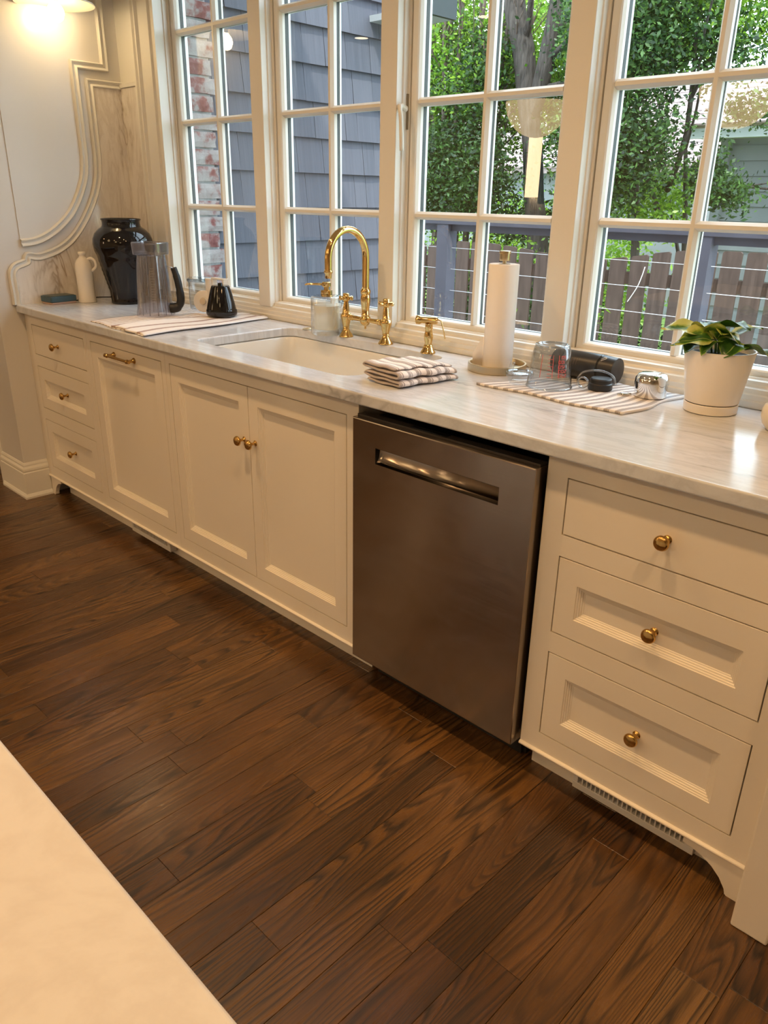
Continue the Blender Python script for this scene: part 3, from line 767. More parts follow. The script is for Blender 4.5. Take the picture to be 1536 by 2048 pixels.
sp0 = empty('side_sprayer', (-.222, .532, CT), 'brass side sprayer standing on the counter right of the bridge faucet', 'sprayer')
q = MB(); q.lathe([(.0255, 0), (.0255, .003), (.023, .007), (.020, .011), (.017, .019), (.0145, .022), (.016, .024), (.0135, .028)], (-.222, .532, CT+.0005)); q.build('sprayer_base', M['brass'], sp0, smooth=True, auto=50)
q = MB(); q.lathe([(.0125, .028), (.012, .034), (.0145, .046), (.0155, .056), (.0130, .068), (.0115, .078), (.0135, .082), (.0125, .090), (.0125, .098), (.0001, .099)], (-.222, .532, CT)); q.build('sprayer_handle', M['brass'], sp0, smooth=True, auto=50)
R_ = Matrix.Rotation(PI+.5, 4, 'Z').to_3x3()
q = MB(); q.lathe([(.0001, -.030), (.011, -.028), (.012, -.02), (.0115, .024), (.013, .028), (.015, .032), (.015, .042), (.011, .045), (.0001, .045)], (-.222, .532, CT+.108), 'x', 22, rot=R_); q.build('spray_head', M['brass'], sp0, smooth=True, auto=50)
dq = Vector((math.cos(.5), math.sin(.5), 0))
b0 = Vector((-.222, .532, CT+.112))+dq*.028
q = MB(); q.tube([b0, b0+dq*.012+Vector((0, 0, -.004)), b0+dq*.022+Vector((0, 0, -.035)), b0+dq*.028+Vector((0, 0, -.062))], .0022, 8); q.build('trigger', M['brass'], sp0, smooth=True)

q = MB(); q.lathe([(.0245, 0), (.0245, .002), (.021, .0035), (.019, .0035), (.018, .0015), (.0001, .0015)], (-.857, .548, CT+.0003)); asw = q.build('air_switch', M['satin'], smooth=True, auto=40, label='small round brass air switch button in the counter behind the sink', cat='switch')
q = MB(); q.lathe([(.014, .0018), (.013, .004), (.0001, .0045)], (-.857, .548, CT+.0003)); q.build('button', M['satin'], asw, smooth=True)

sd = empty('soap_dispenser', (-.728, .529, CT), 'thick glass soap dispenser with cream soap and brass pump left of the faucet', 'soap dispenser')
q = MB(); q.lathe([(.057, 0), (.0595, .003), (.0595, .130), (.057, .136), (.050, .139), (.020, .139)], (-.728, .529, CT+.001), seg=48, close=False); q.lathe([(.0001, .0), (.057, 0)], (-.728, .529, CT+.001), seg=48, close=False)
q.build('glass_body', M['frost'], sd, smooth=True, auto=50, fix=False)
q = MB(); q.lathe([(.0001, .020), (.046, .020), (.048, .024), (.048, .106), (.0001, .106)], (-.728, .529, CT), seg=40); q.build('soap', M['soap'], sd, smooth=True, auto=50)
q = MB(); q.lathe([(.021, .139), (.0215, .141), (.0215, .160), (.019, .161), (.010, .161), (.010, .172), (.016, .173), (.0165, .175), (.0165, .188), (.014, .190), (.0001, .190)], (-.728, .529, CT), seg=28); pm = q.build('pump', M['brass'], sd, smooth=True, auto=40)
q = MB(); q.tube([(-.728, .529, CT+.180), (-.75, .508, CT+.181), (-.783, .483, CT+.180), (-.790, .478, CT+.177)], [.005, .0045, .0035, .003], 12); q.build('nozzle', M['brass'], pm, smooth=True)

# ================================================================== COUNTER OBJECTS
# teal tin
q = MB(); A, B_ = Vector((-2.222, .085)), Vector((-2.135, .080)); 
tin = empty('tin_box', (-2.165, .145, CT), 'flat dark teal box on the counter at the foot of the marble backsplash', 'box')
cx_, cy_ = -2.165, .145; ca, sa = math.cos(.12), math.sin(.12)
def rotp(poly): return [(cx_+a*ca-b*sa, cy_+a*sa+b*ca) for a, b in poly]
MB().prism(rotp(rrect(-.043, .043, -.062, .062, .008, 4)), 'z', CT+.0005, CT+.010).build('lower_band', M['rose'], tin, bevel=.002)
MB().prism(rotp(rrect(-.046, .046, -.065, .065, .008, 4)), 'z', CT+.0102, CT+.036).build('tin_body', M['teal'], tin, bevel=.003)
MB().prism(rotp(rrect(-.040, .040, -.059, .059, .006, 4)), 'z', CT+.0362, CT+.038).build('tin_lid', M['teallid'], tin, bevel=.001)

bt = empty('stoneware_bottle', (-2.122, .262, CT), 'tall cream stoneware bottle with a small loop handle beside the black vase', 'bottle')
q = MB(); q.lathe([(.0001, .0), (.040, .0), (.0415, .004), (.039, .02), (.037, .06), (.0385, .12), (.0395, .155), (.036, .175), (.028, .190), (.018, .199), (.0145, .204), (.0140, .211), (.018, .214), (.0185, .222), (.015, .2255), (.009, .226), (.008, .215)], (-2.122, .262, CT+.0005), seg=40)
q.build('bottle_body', M['bottle'], bt, smooth=True, auto=70)
hd = Vector((.72, .69, 0)); c0 = Vector((-2.122, .262, CT))
q = MB(); q.tube(interp([c0+hd*.020+Vector((0, 0, .190)), c0+hd*.038+Vector((0, 0, .197)), c0+hd*.056+Vector((0, 0, .185)), c0+hd*.058+Vector((0, 0, .160)), c0+hd*.037+Vector((0, 0, .142))], 6), .0068, 12); q.build('loop_handle', M['bottle'], bt, smooth=True)

vz = empty('black_vase', (-1.985, .400, CT), 'large glossy black ceramic jar with ribbed lower body in the counter corner', 'vase')
vp = [(.0001, 0), (.078, 0), (.080, .004), (.078, .012), (.081, .05)]
for k in range(15):
    h = .06+k*.010; r = .083+.0030*k*.85
    vp += [(r+(.0010 if k % 2 else -.0008), h)]
vp += [(.122, .215), (.130, .235), (.1335, .262), (.131, .285), (.121, .308), (.104, .325), (.090, .334), (.0845, .340), (.083, .352), (.084, .362), (.088, .366), (.088, .370), (.084, .372), (.080, .370), (.078, .355), (.09, .33), (.12, .26)]
q = MB(); q.lathe(vp, (-1.985, .400, CT+.0005), seg=64, close=False); q.build('jar_body', M['blackglaze'], vz, smooth=True, auto=75)

# black cable behind bottle
q = MB(); q.tube(interp([(-2.13, .185, CT+.008), (-2.17, .24, CT+.006), (-2.17, .33, CT+.012), (-2.14, .42, CT+.010), (-2.13, .52, CT+.006), (-2.12, .57, CT+.005)], 6), .0028, 8)
q.build('power_cord', M['blackmatte'], smooth=True, label='thin black cord running behind the stoneware bottle and black jar', cat='cord')

# towels
def towel(name, quad, nx, ny, z0, amp, mt, ulen, vlen, seed, label, group=None, thick=.003, edge=.006, extra=None):
    rnd = random.Random(seed); mb = MB(); uv = []
    ph = [(rnd.uniform(0, 6), rnd.uniform(4, 11), rnd.uniform(-7, 7), rnd.uniform(.4, 1)) for _ in range(7)]
    for j in range(ny+1):
        for i in range(nx+1):
            u, v = i/nx, j/ny
            a = Vector(quad[0])*(1-u)+Vector(quad[1])*u; b = Vector(quad[3])*(1-u)+Vector(quad[2])*u
            q = a*(1-v)+b*v
            q += Vector((math.sin(v*9+seed)*edge, math.sin(u*11+seed*2)*edge))
            h = sum(math.sin(p0+fu*u+fv*v)*w_ for p0, fu, fv, w_ in ph)/7
            e = min(u, 1-u, v, 1-v)
            z = z0+thick+.0008+amp*max(0, h+.15)+rnd.uniform(0, .0006)
            if e < .04: z = z0+thick+.0008+amp*max(0, h+.15)*(.5)
            if extra: z += extra(u, v)
            mb.v.append((q.x, q.y, z)); uv.append((u*ulen+.004*math.sin(v*8), v*vlen))
    for j in range(ny):
        for i in range(nx): k = j*(nx+1)+i; mb.f.append((k, k+1, k+nx+2, k+nx+1))
    mb.uv = uv
    o = mb.build(name, M[mt], smooth=True, fix=False, label=label, cat='towel', group=group)
    md = o.modifiers.new('thick', 'SOLIDIFY'); md.thickness = thick; md.offset = -1
    return o
def bump_at(cu, cv, r, h): return lambda u, v: h*math.exp(-(((u-cu)**2+(v-cv)**2)/r**2))
towel('dish_towel', [(-1.545, -.005), (-1.10, -.022), (-1.205, .575), (-1.62, .50)], 60, 46, CT, .0035, 'cloth_rust', .50, .55, 3,
      'thin rust-striped towel spread under the blender jar at the left of the sink')
# folded-over corner of that towel
towel('dish_towel', [(-1.350, -.015), (-1.090, -.026), (-1.150, .585), (-1.330, .575)], 34, 70, CT+.004, .013, 'cloth_rust', .10, .5, 9,
      'pale towel layer bunched along the right side, between the clear blender jar and the sink', thick=.005, edge=.008)
towel('dish_towel', [(.188, .285), (.632, .283), (.648, .575), (.30, .575)], 64, 44, CT, .0018, 'cloth_grey', .50, .34, 5,
      'grey-striped towel spread flat under the glass measuring cup and steel cup', thick=.006, edge=.007)
# folded towel: serpentine section extruded
def folded(name, org, ang, w_, ln, layers, label):
    sec = []; t = .0105; z = .0055
    for k in range(layers):
        xs_ = [0.012+(w_-.024)*i/8 for i in range(9)]
        if k % 2: xs_ = xs_[::-1]
        for i, xx in enumerate(xs_):
            sec.append((xx-k*.003*(1 if k % 2 == 0 else .4), z+.0012*math.sin(xx*60+k*2)))
        if k < layers-1:
            s_ = -1 if k % 2 else 1
            xe = xs_[-1]-k*.003
            rr = .0065 if k % 2 == 0 else .009
            for a in (-.35, 0, .35):
                sec.append((xe+s_*(.011 if a == 0 else .007)+0, z+t*(.5+a)))
        z += t*(1.0+.12*(k == 2))
    zt = z
    n_ = len(sec); nl = 26; mb = MB(); uv = []; c, s2 = math.cos(ang), math.sin(ang); d = 0; ds = [0]
    for i in range(1, n_): d += math.hypot(sec[i][0]-sec[i-1][0], sec[i][1]-sec[i-1][1]); ds.append(d)
    for j in range(nl+1):
        v = j/nl*ln; sh = .004*math.sin(j*.5)+.010*(j/nl)**2; zs_ = 1+.04*math.sin(j*.7)-.22*(j/nl)**3
        for i, (xx, zz_) in enumerate(sec):
            px, py = xx+sh, v+.0022*math.sin(zz_*700+i*.4)*(1 if j in (0, nl) else 0)
            mb.v.append((org[0]+px*c-py*s2, org[1]+px*s2+py*c, CT+zz_*zs_+.0008*math.sin(i*1.3+j*.9)+.001))
            uv.append((v*1.05, ds[i]))
    for j in range(nl):
        for i in range(n_-1): k = j*n_+i; mb.f.append((k, k+1, k+n_+1, k+n_))
    mb.uv = uv
    o = mb.build(name, M['cloth_fold'], smooth=True, fix=False, label=label, cat='towel', auto=None)
    md = o.modifiers.new('thick', 'SOLIDIFY'); md.thickness = .0072; md.offset = 0
    md = o.modifiers.new('sub', 'SUBSURF'); md.levels = 1; md.render_levels = 1
folded('dish_towel', (-.072, .088), -.10, .155, .215, 5, 'thick folded grey-and-white striped towel at the right corner of the sink')

# blender jar (inverted) -- tapered square jar
bj = empty('blender_jar', (-1.507, .265, CT), 'tall clear plastic blender jar with black handle standing upside down on the towel', 'blender jar')
def sqring(c, r, z, rot, pw=4.5, n=48, flute=0):
    out = []
    for i in range(n):
        a = 2*PI*i/n; ca_, sa_ = abs(math.cos(a)), abs(math.sin(a)); rr = r/((ca_**pw+sa_**pw)**(1/pw))
        rr *= 1-flute*(.5+.5*math.cos(12*a))
        out.append((c[0]+rr*math.cos(a+rot), c[1]+rr*math.sin(a+rot), z))
    return out
def stack(mb, rings):
    n_ = len(rings[0]); mb.add(sum(rings, []), [(a*n_+i, a*n_+(i+1) % n_, (a+1)*n_+(i+1) % n_, (a+1)*n_+i) for a in range(len(rings)-1) for i in range(n_)])
c = (-1.507, .265); q = MB(); Z0 = CT+.008; rt = .55
stack(q, [sqring(c, .066, Z0, rt), sqring(c, .0655, Z0+.012, rt, flute=.0), sqring(c, .060, Z0+.05, rt, flute=.05), sqring(c, .055, Z0+.15, rt, flute=.06), sqring(c, .052, Z0+.22, rt, 3.5, flute=.05), sqring(c, .050, Z0+.240, rt, 3)])
q.build('jar_wall', M['jar'], bj, smooth=True, fix=False, auto=None)
for k in range(12):
    a_ = rt+2*PI*k/12+.12; q = MB()
    q.tube([(c[0]+rr_*math.cos(a_), c[1]+rr_*math.sin(a_), Z0+h_) for rr_, h_ in ((.0655, .004), (.063, .05), (.0585, .12), (.055, .19), (.0525, .238))], [.0022, .0022, .002, .0018, .0016], 6)
    q.build('jar_rib', M['jar'], bj, smooth=True)
q = MB(); stack(q, [sqring(c, .0515, Z0+.238, rt, 3), sqring(c, .062, Z0+.242, rt, 3.5), sqring(c, .063, Z0+.248, rt, 3.5), sqring(c, .0655, Z0+.286, rt, 3.5), sqring(c, .063, Z0+.289, rt, 3.5), sqring(c, .060, Z0+.286, rt, 3.5), sqring(c, .058, Z0+.252, rt, 3.5), sqring(c, .001, Z0+.250, rt, 3)])
q.build('base_collar', M['jar'], bj, smooth=True, fix=False, auto=35)
q = MB(); q.lathe([(.0001, .0), (.016, 0), (.02, .006), (.02, .026), (.012, .03), (.0001, .03)], (c[0], c[1], Z0+.252), seg=20); q.build('drive_socket', M['blackmatte'], bj, smooth=True, auto=40)
q = MB(); hdv = Vector((.72, .69, 0)); c0 = Vector((c[0], c[1], 0))
pth = interp([c0+hdv*.062+Vector((0, 0, Z0+.030)), c0+hdv*.090+Vector((0, 0, Z0+.034)), c0+hdv*.108+Vector((0, 0, Z0+.060)), c0+hdv*.104+Vector((0, 0, Z0+.125)), c0+hdv*.096+Vector((0, 0, Z0+.165)), c0+hdv*.088+Vector((0, 0, Z0+.192))], 6)
q.tube(pth, [.021]*4+[.020]*4+[.0165]*8+[.0145]*8+[.013]*6+[.011], 14)
q.build('jar_handle', M['blackmatte'], bj, smooth=True)
q = MB(); q.tube([c0+hdv*.088+Vector((0, 0, Z0+.188)), c0+hdv*.054+Vector((0, 0, Z0+.200))], .0022, 8); q.build('handle_wire', M['chrome'], bj, smooth=True)
q = MB()
fdir = Vector((.72, -.69, 0)); tdir = Vector((.69, .72, 0))
for k in range(14):
    p0 = c0+fdir*(.0600-.0006*k)+tdir*(.004)+Vector((0, 0, Z0+.06+k*.010)); q.tube([p0, p0+tdir*(.016 if k % 2 else .010)], .0006, 4)
q.build('measure_marks', M['whiteplastic'], bj)

# glass bowl upside down behind blender
gb = empty('glass_bowl', (-1.545, .520, CT), 'clear glass bowl upside down behind the blender jar', 'bowl')
q = MB(); q.lathe([(.052, .004), (.056, .008), (.058, .05), (.0575, .118), (.060, .122), (.060, .130), (.054, .136), (.0001, .134)], (-1.545, .520, CT+.004), seg=40, close=False); q.build('bowl_wall', M['glass'], gb, smooth=True, fix=False, auto=40)
q = MB(); q.lathe([(.0565, .122), (.0625, .124), (.0635, .130), (.0615, .136), (.0565, .137), (.0555, .130), (.0565, .122)], (-1.545, .520, CT+.004), seg=40, close=False); q.build('bowl_rim', M['glass'], gb, smooth=True, fix=False)

# white gadget parts behind kettle
wg = empty('juicer_attachment', (-1.42, .475, CT), 'white plastic disc and funnel parts leaning between blender jar and black kettle cone', 'kitchen attachment')
R_ = Matrix.Rotation(-.72, 4, 'Z').to_3x3()
def face_lathe(prof, c, tilt=.1, seg=36):
    Rm = (Matrix.Rotation(.62, 4, 'Z') @ Matrix.Rotation(PI/2-tilt, 4, 'X')).to_3x3()
    qq = MB(); qq.lathe(prof, c, 'z', seg, rot=Rm); return qq
face_lathe([(.0001, 0), (.043, 0), (.0455, .003), (.0455, .008), (.043, .010), (.020, .010), (.019, .013), (.0001, .013)], (-1.442, .462, CT+.055)).build('disc', M['whiteplastic'], wg, smooth=True, auto=40)
face_lathe([(.0001, .013), (.013, .013), (.0145, .017), (.0125, .024), (.0001, .026)], (-1.442, .462, CT+.055)).build('hub', M['beige'], wg, smooth=True, auto=40)
MB().prism([(a-1.425, b+.478) for a, b in rrect(-.016, .016, -.010, .010, .008, 4)], 'z', CT+.075, CT+.150).build('stem_column', M['whiteplastic'], wg, bevel=.002)
q = MB(); q.box(-1.395, -1.305, .47, .495, CT+.150, CT+.157); q.box(-1.395, -1.385, .47, .495, CT+.108, CT+.150); q.box(-1.315, -1.305, .47, .495, CT+.118, CT+.150); q.box(-1.400, -1.345, .475, .49, CT+.108, CT+.116)
q.build('bracket', M['whiteplastic'], wg, bevel=.002)
q = MB(); q.tube([(-1.395, .482, CT+.112), (-1.395, .482, CT+.004)], .009, 14); q.build('leg_column', M['whiteplastic'], wg, smooth=True)

kt = empty('black_funnel_cone', (-1.272, .432, CT), 'glossy black cone-shaped grinder top with small knob on the towel edge', 'kitchen attachment')
q = MB(); q.lathe([(.0001, .0), (.058, 0), (.062, .004), (.064, .012), (.0630, .022), (.060, .026), (.0595, .030), (.054, .055), (.045, .090), (.0365, .116), (.034, .119), (.0001, .120)], (-1.272, .432, CT+.018), seg=40); q.build('cone', M['blackgloss'], kt, smooth=True, auto=20)
q = MB(); q.lathe([(.0001, .118), (.010, .119), (.010, .126), (.0085, .129), (.0001, .130)], (-1.272, .432, CT+.018), seg=20); q.build('tip', M['blackgloss'], kt, smooth=True, auto=40)

# paper towel holder
ph = empty('paper_towel_holder', (.098, .487, CT), 'round brass paper towel stand holding one white roll near the windows', 'paper towel holder')
q = MB(); q.lathe([(.0001, .0), (.087, 0), (.0885, .002), (.0885, .022), (.087, .0235), (.083, .0235), (.081, .021), (.080, .008), (.0001, .008)], (.098, .487, CT+.0005), seg=64); q.build('tray', M['satin'], ph, smooth=True, auto=35)
q = MB(); q.tube([(.098, .487, CT+.008), (.098, .487, CT+.326)], .006, 14); q.lathe([(.0001, .318), (.015, .318), (.0155, .319), (.0155, .337), (.017, .338), (.017, .344), (.015, .3455), (.0001, .3455)], (.098, .487, CT), seg=32); q.build('rod', M['satin'], ph, smooth=True, auto=40)
q = MB(); q.lathe([(.018, .010), (.0435, .010), (.0445, .012), (.0445, .306), (.0435, .308), (.018, .308), (.018, .010)], (.098, .487, CT+.001), seg=48, close=False)
q.build('paper_roll', M['paper'], smooth=True, auto=40, origin=(.098, .487, CT), label='white roll of paper towel on the brass stand', cat='paper towel')
roll = bpy.data.objects['paper_roll']
q = MB(); vs = []; nn = 8
for i in range(nn+1):
    t = i/nn; a = PI+.62-.15*t
    xx = .098-.0450*math.cos(.80)-t*.040; yy = .487-.0450*math.sin(.80)-t*.008+.010*math.sin(t*2)
    vs += [(xx, yy, CT+.011), (xx, yy, CT+.100-.055*t**1.5)]
q.add(vs, [(2*i, 2*i+2, 2*i+3, 2*i+1) for i in range(nn)]); lf = q.build('loose_sheet', M['paper'], roll, smooth=True)
md = lf.modifiers.new('t', 'SOLIDIFY'); md.thickness = .001

# measuring cup (inverted)
mc = empty('measuring_cup', (.350, .385, CT), 'clear glass measuring cup with red print standing upside down on the striped towel', 'measuring cup')
q = MB(); cc = (.350, .385, CT+.009)
q.lathe([(.061, .0), (.0625, .0015), (.0612, .004), (.058, .030), (.053, .075), (.0490, .104), (.046, .112), (.041, .116), (.0385, .1145), (.036, .110), (.0001, .108)], cc, seg=48, close=False)
q.build('cup_wall', M['glass'], mc, smooth=True, fix=False, auto=60)
q = MB(); q.lathe([(.0605, .0), (.063, .001), (.063, .003), (.0605, .0045), (.0585, .003), (.0605, .0)], cc, seg=48, close=False); q.build('cup_rim', M['frost'], mc, smooth=True, fix=False)
q = MB(); q.lathe([(.043, .110), (.046, .112), (.045, .1155), (.041, .1165), (.039, .114), (.043, .110)], cc, seg=48, close=False)
q.build('cup_foot', M['frost'], mc, smooth=True, fix=False)
hd = Vector((-.80, -.60, 0)).normalized(); c0 = Vector(cc)
q = MB(); q.tube(interp([c0+hd*.057+Vector((0, 0, .010)), c0+hd*.085+Vector((0, 0, .008)), c0+hd*.104+Vector((0, 0, .012)), c0+hd*.106+Vector((0, 0, .035)), c0+hd*.102+Vector((0, 0, .062))], 6), [.0065]*25, 12); q.build('cup_handle', M['frost'], mc, smooth=True)
q = MB()
def oncup(ang, h, dr=.0006):
    r = .0612-(h-.004)/(.100)*.0118+dr; return Vector((cc[0]+r*math.cos(ang), cc[1]+r*math.sin(ang), cc[2]+h))
a0 = -1.15
for k in range(7):
    h = .036+k*.0095; q.tube([oncup(a0+t*.05, h) for t in range(0, 6 if k % 2 else 4)], .0007, 4)
for sgn, off_ in ((1, .55), (1, .25), (1, -.32)):
    q.tube([oncup(a0+off_, h) for h in (.034, .05, .066, .082, .094)], .0007, 4)
# block numerals down the side, printed upside down
SEG = {'0': 'abcdef', '2': 'abged', '5': 'afgcd', '1': 'bc', '4': 'fgbc', '3': 'abgcd', '8': 'abcdefg', '6': 'afgedc'}
def digit(ch, ang, h, w_=.10, hh=.0075):
    P_ = {'a': ((0, 1), (1, 1)), 'b': ((1, 1), (1, .5)), 'c': ((1, .5), (1, 0)), 'd': ((0, 0), (1, 0)), 'e': ((0, 0), (0, .5)), 'f': ((0, .5), (0, 1)), 'g': ((0, .5), (1, .5))}
    for s_ in SEG[ch]:
        (x_a, y_a), (x_b, y_b) = P_[s_]
        q.tube([oncup(ang-x_a*w_, h-y_a*hh), oncup(ang-x_b*w_, h-y_b*hh)], .0006, 4)
for k, tx in enumerate(('250', '200', '150', '100', '50')):
    for j, ch in enumerate(tx): digit(ch, a0+.95-.16*j, .044+k*.012)
q.build('red_marks', M['red'], mc)

# clear glass stopper ring / small tray behind cup
q = MB(); q.lathe([(.036, .0), (.040, .003), (.041, .012), (.038, .014), (.034, .008), (.0001, .006)], (.222, .430, CT+.009), seg=40, close=False)
q.build('glass_saucer', M['glass'], smooth=True, fix=False, label='small clear glass saucer behind the upturned measuring cup', cat='saucer')

# tumbler on its side
tb = empty('tumbler', (.385, .555, CT), 'black insulated tumbler lying on its side on the towel near the windows', 'tumbler')
R_ = Matrix.Rotation(-.02, 4, 'Z').to_3x3()
q = MB(); q.lathe([(.0001, 0), (.032, 0), (.0345, .002), (.036, .010), (.0375, .04), (.0385, .10), (.0385, .150), (.036, .185), (.0355, .20), (.033, .2005), (.0001, .1995)], (.265, .548, CT+.047), 'x', 48, rot=R_); q.build('tumbler_body', M['tumbler'], tb, smooth=True, auto=35)
q = MB(); q.lathe([(.0385, .150), (.0388, .152), (.0388, .154), (.0385, .156)], (.265, .548, CT+.047), 'x', 48, rot=R_, close=False); q.build('band_line', M['blackgloss'], tb, smooth=True)
q = MB()
for k in range(9):
    a = 2.2+k*.0; xx = .305+k*.008; q.tube([(xx, .548-.0392*math.cos(.15+j*.08), CT+.047+.0392*math.sin(.15+j*.08)) for j in range(7)], .0012, 4)
q.build('print_bars', mat('tumbler_print', (.07, .05, .045), .5), tb)
q = MB(); q.tube(interp([(.425, .548-.030, CT+.047+.0262), (.434, .548-.024, CT+.047+.0310), (.437, .548-.020, CT+.047+.0335), (.431, .548-.019, CT+.047+.0340), (.424, .548-.026, CT+.047+.0295)], 4), .0011, 6); q.build('logo_mark', M['whiteplastic'], tb)

# tumbler lid with clear loop
ld = empty('drinking_cap', (.463, .462, CT), 'black screw lid with a clear loop handle in front of the black tumbler', 'lid')
q = MB(); q.lathe([(.0001, .0), (.031, 0), (.0325, .002), (.0325, .016), (.031, .018), (.029, .019), (.029, .028), (.026, .031), (.012, .032), (.0001, .032)], (.463, .462, CT+.009), seg=36); q.build('lid_body', M['blackmatte'], ld, smooth=True, auto=35)
q = MB(); q.tube(interp([(.424, .432, CT+.012), (.412, .428, CT+.030), (.418, .436, CT+.050), (.440, .452, CT+.058), (.466, .470, CT+.056), (.486, .484, CT+.044), (.494, .490, CT+.022)], 5), .0026, 10); q.build('loop_strap', M['frost'], ld, smooth=True)
Rm = (Matrix.Rotation(.62, 4, 'Z') @ Matrix.Rotation(PI/2-.1, 4, 'X')).to_3x3()
q = MB(); q.lathe([(.010, 0), (.0150, 0), (.0155, .004), (.0155, .016), (.014, .018), (.012, .017), (.0115, .004), (.010, 0)], (.427, .428, CT+.028), 'z', 30, rot=Rm, close=False); q.build('spout_ring', M['frost'], ld, smooth=True)

# steel cup upside down
q = MB(); q.lathe([(.0400, .0), (.0412, .002), (.0418, .020), (.0435, .036), (.0425, .048), (.036, .058), (.026, .0625), (.0001, .064)], (.592, .494, CT+.009), seg=48, close=False)
q.build('steel_cup', M['chrome'], smooth=True, fix=False, auto=60, label='small mirror-polished steel cup upside down beside the white plant pot', cat='cup')
sc_ = bpy.data.objects['steel_cup']; q = MB(); q.tube([(.555, .462, CT+.011), (.538, .447, CT+.010), (.528, .438, CT+.010)], [.004, .006, .003], 8); q.build('cup_tab', M['chrome'], sc_, smooth=True)

# plant pot
pp = empty('potted_pothos', (.752, .497, CT), 'white plant pot with variegated green pothos leaves at the right by the window', 'potted plant')
q = MB(); q.lathe([(.0001, 0), (.060, 0), (.0635, .002), (.0645, .022), (.063, .0235), (.0001, .0235)], (.752, .497, CT+.0005), seg=56); q.build('saucer', M['pot'], pp, smooth=True, auto=35)
q = MB(); q.lathe([(.0001, .0255), (.0625, .0255), (.0640, .027), (.0825, .150), (.0825, .1535), (.079, .1535), (.077, .140), (.0001, .139)], (.752, .497, CT+.0005), seg=56); q.build('pot', M['pot'], pp, smooth=True, auto=35)
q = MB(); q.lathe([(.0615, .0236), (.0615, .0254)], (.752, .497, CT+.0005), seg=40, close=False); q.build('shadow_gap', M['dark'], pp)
q = MB(); q.lathe([(.0765, .1395), (.05, .143), (.0001, .145)], (.752, .497, CT+.0005), seg=24, close=False); q.build('soil', M['soil'], pp)
m = mat('variegated_leaf', (.1, .25, .05), .3); n = N(m)
tcn = n.n('TexCoord'); sp_ = n.n('SeparateXYZ'); n.l(tcn.outputs['UV'], sp_.inputs[0])
oi = n.n('ObjectInfo'); mp = n.n('Mapping'); n.l(tcn.outputs['UV'], mp.inputs[0])
nz = n.noise(mp.outputs[0], 3.0, 3, .6, .5)
edge_ = n.math('ABSOLUTE', sp_.outputs[0])
f_ = n.math('ADD', edge_, n.math('MULTIPLY', n.math('SUBTRACT', nz, .5), 1.3))
thr = n.math('ADD', f_, n.math('MULTIPLY', n.math('SUBTRACT', oi.outputs['Random'], .45), .9))
colr = n.ramp(thr, [(.34, (.030, .095, .014)), (.60, (.065, .17, .018)), (.78, (.26, .36, .04)), (1.0, (.50, .54, .16))])
mid = n.ramp(edge_, [(0, (.5, .6, .2)), (.05, (0, 0, 0))])
n.base(n.mix(.6, colr, n.mix(1.0, colr, mid, 'ADD')))
M['vleaf'] = m; m.node_tree.nodes['Principled BSDF'].inputs['Subsurface Weight'].default_value = 0
def leaf(base_, tip, width, droop, nrm_tilt, parent):
    base_ = Vector(base_); tip = Vector(tip); ax = tip-base_; ln = ax.length; d = ax.normalized()
    side = d.cross(Vector((0, 0, 1))).normalized(); nrm = side.cross(d).normalized()
    side = (side*math.cos(nrm_tilt)+nrm*math.sin(nrm_tilt)); nrm = side.cross(d).normalized()
    mb = MB(); uv = []; nu, nv = 10, 6
    for i in range(nu+1):
        t = i/nu; w_ = width*.5*(math.sin(PI*min(1, t**.62))**.8)*(1-.15*t); w_ = max(w_, .0006)
        for j in range(-nv//2, nv//2+1):
            s_ = j/(nv/2)
            back = -.12*ln*(abs(s_)**1.5)*max(0, 1-t*4)
            q = base_+d*(t*ln+back)+side*(s_*w_)+nrm*(-abs(s_)*w_*-.35+droop*math.sin(PI*t)*ln)+nrm*(.04*ln*math.sin(9*t+s_*3))
            mb.v.append(tuple(q)); uv.append((s_, t))
    for i in range(nu):
        for j in range(nv): k = i*(nv+1)+j; mb.f.append((k, k+1, k+nv+2, k+nv+1))
    mb.uv = uv; o = mb.build('leaf', M['vleaf'], parent, smooth=True, fix=False); return o
pc = Vector((.752, .497, CT+.150))
def ext_at(x_, y_, z_): return Vector((x_, y_, z_))
WK = 1.45
leaves = [((.700, .475, 1.108), (.618, .445, 1.112), .052, .05, .3), ((.690, .490, 1.112), (.735, .460, 1.120), .040, .12, .2),
          ((.725, .470, 1.105), (.815, .445, 1.100), .060, .14, .35), ((.740, .500, 1.110), (.820, .480, 1.130), .050, .15, .1),
          ((.740, .455, 1.098), (.668, .425, 1.082), .062, .10, .45), ((.765, .450, 1.095), (.745, .405, 1.068), .048, .10, -.2),
          ((.700, .470, 1.080), (.650, .440, 1.075), .030, .05, .2), ((.800, .470, 1.095), (.790, .425, 1.066), .055, .1, .2),
          ((.822, .470, 1.085), (.890, .455, 1.070), .048, .10, .3), ((.770, .52, 1.10), (.82, .56, 1.125), .05, .1, 0), ((.72, .53, 1.10), (.67, .57, 1.12), .05, .1, 0),
          ((.750, .47, 1.10), (.775, .43, 1.118), .045, .2, .3), ((.715, .445, 1.085), (.700, .415, 1.066), .036, .05, 0)]
stm = MB()
for b_, t_, w_, dr_, nt in leaves:
    leaf(b_, t_, w_*WK, dr_, nt, pp)
    stm.tube(interp([pc+Vector(((b_[0]-pc.x)*.3, (b_[1]-pc.y)*.3, -.012)), (Vector(b_)+pc)/2+Vector((0, 0, .012)), Vector(b_)], 4), .0016, 6)
stm.build('stem', mat('plant_stem', (.12, .22, .06), .5), pp, smooth=True)

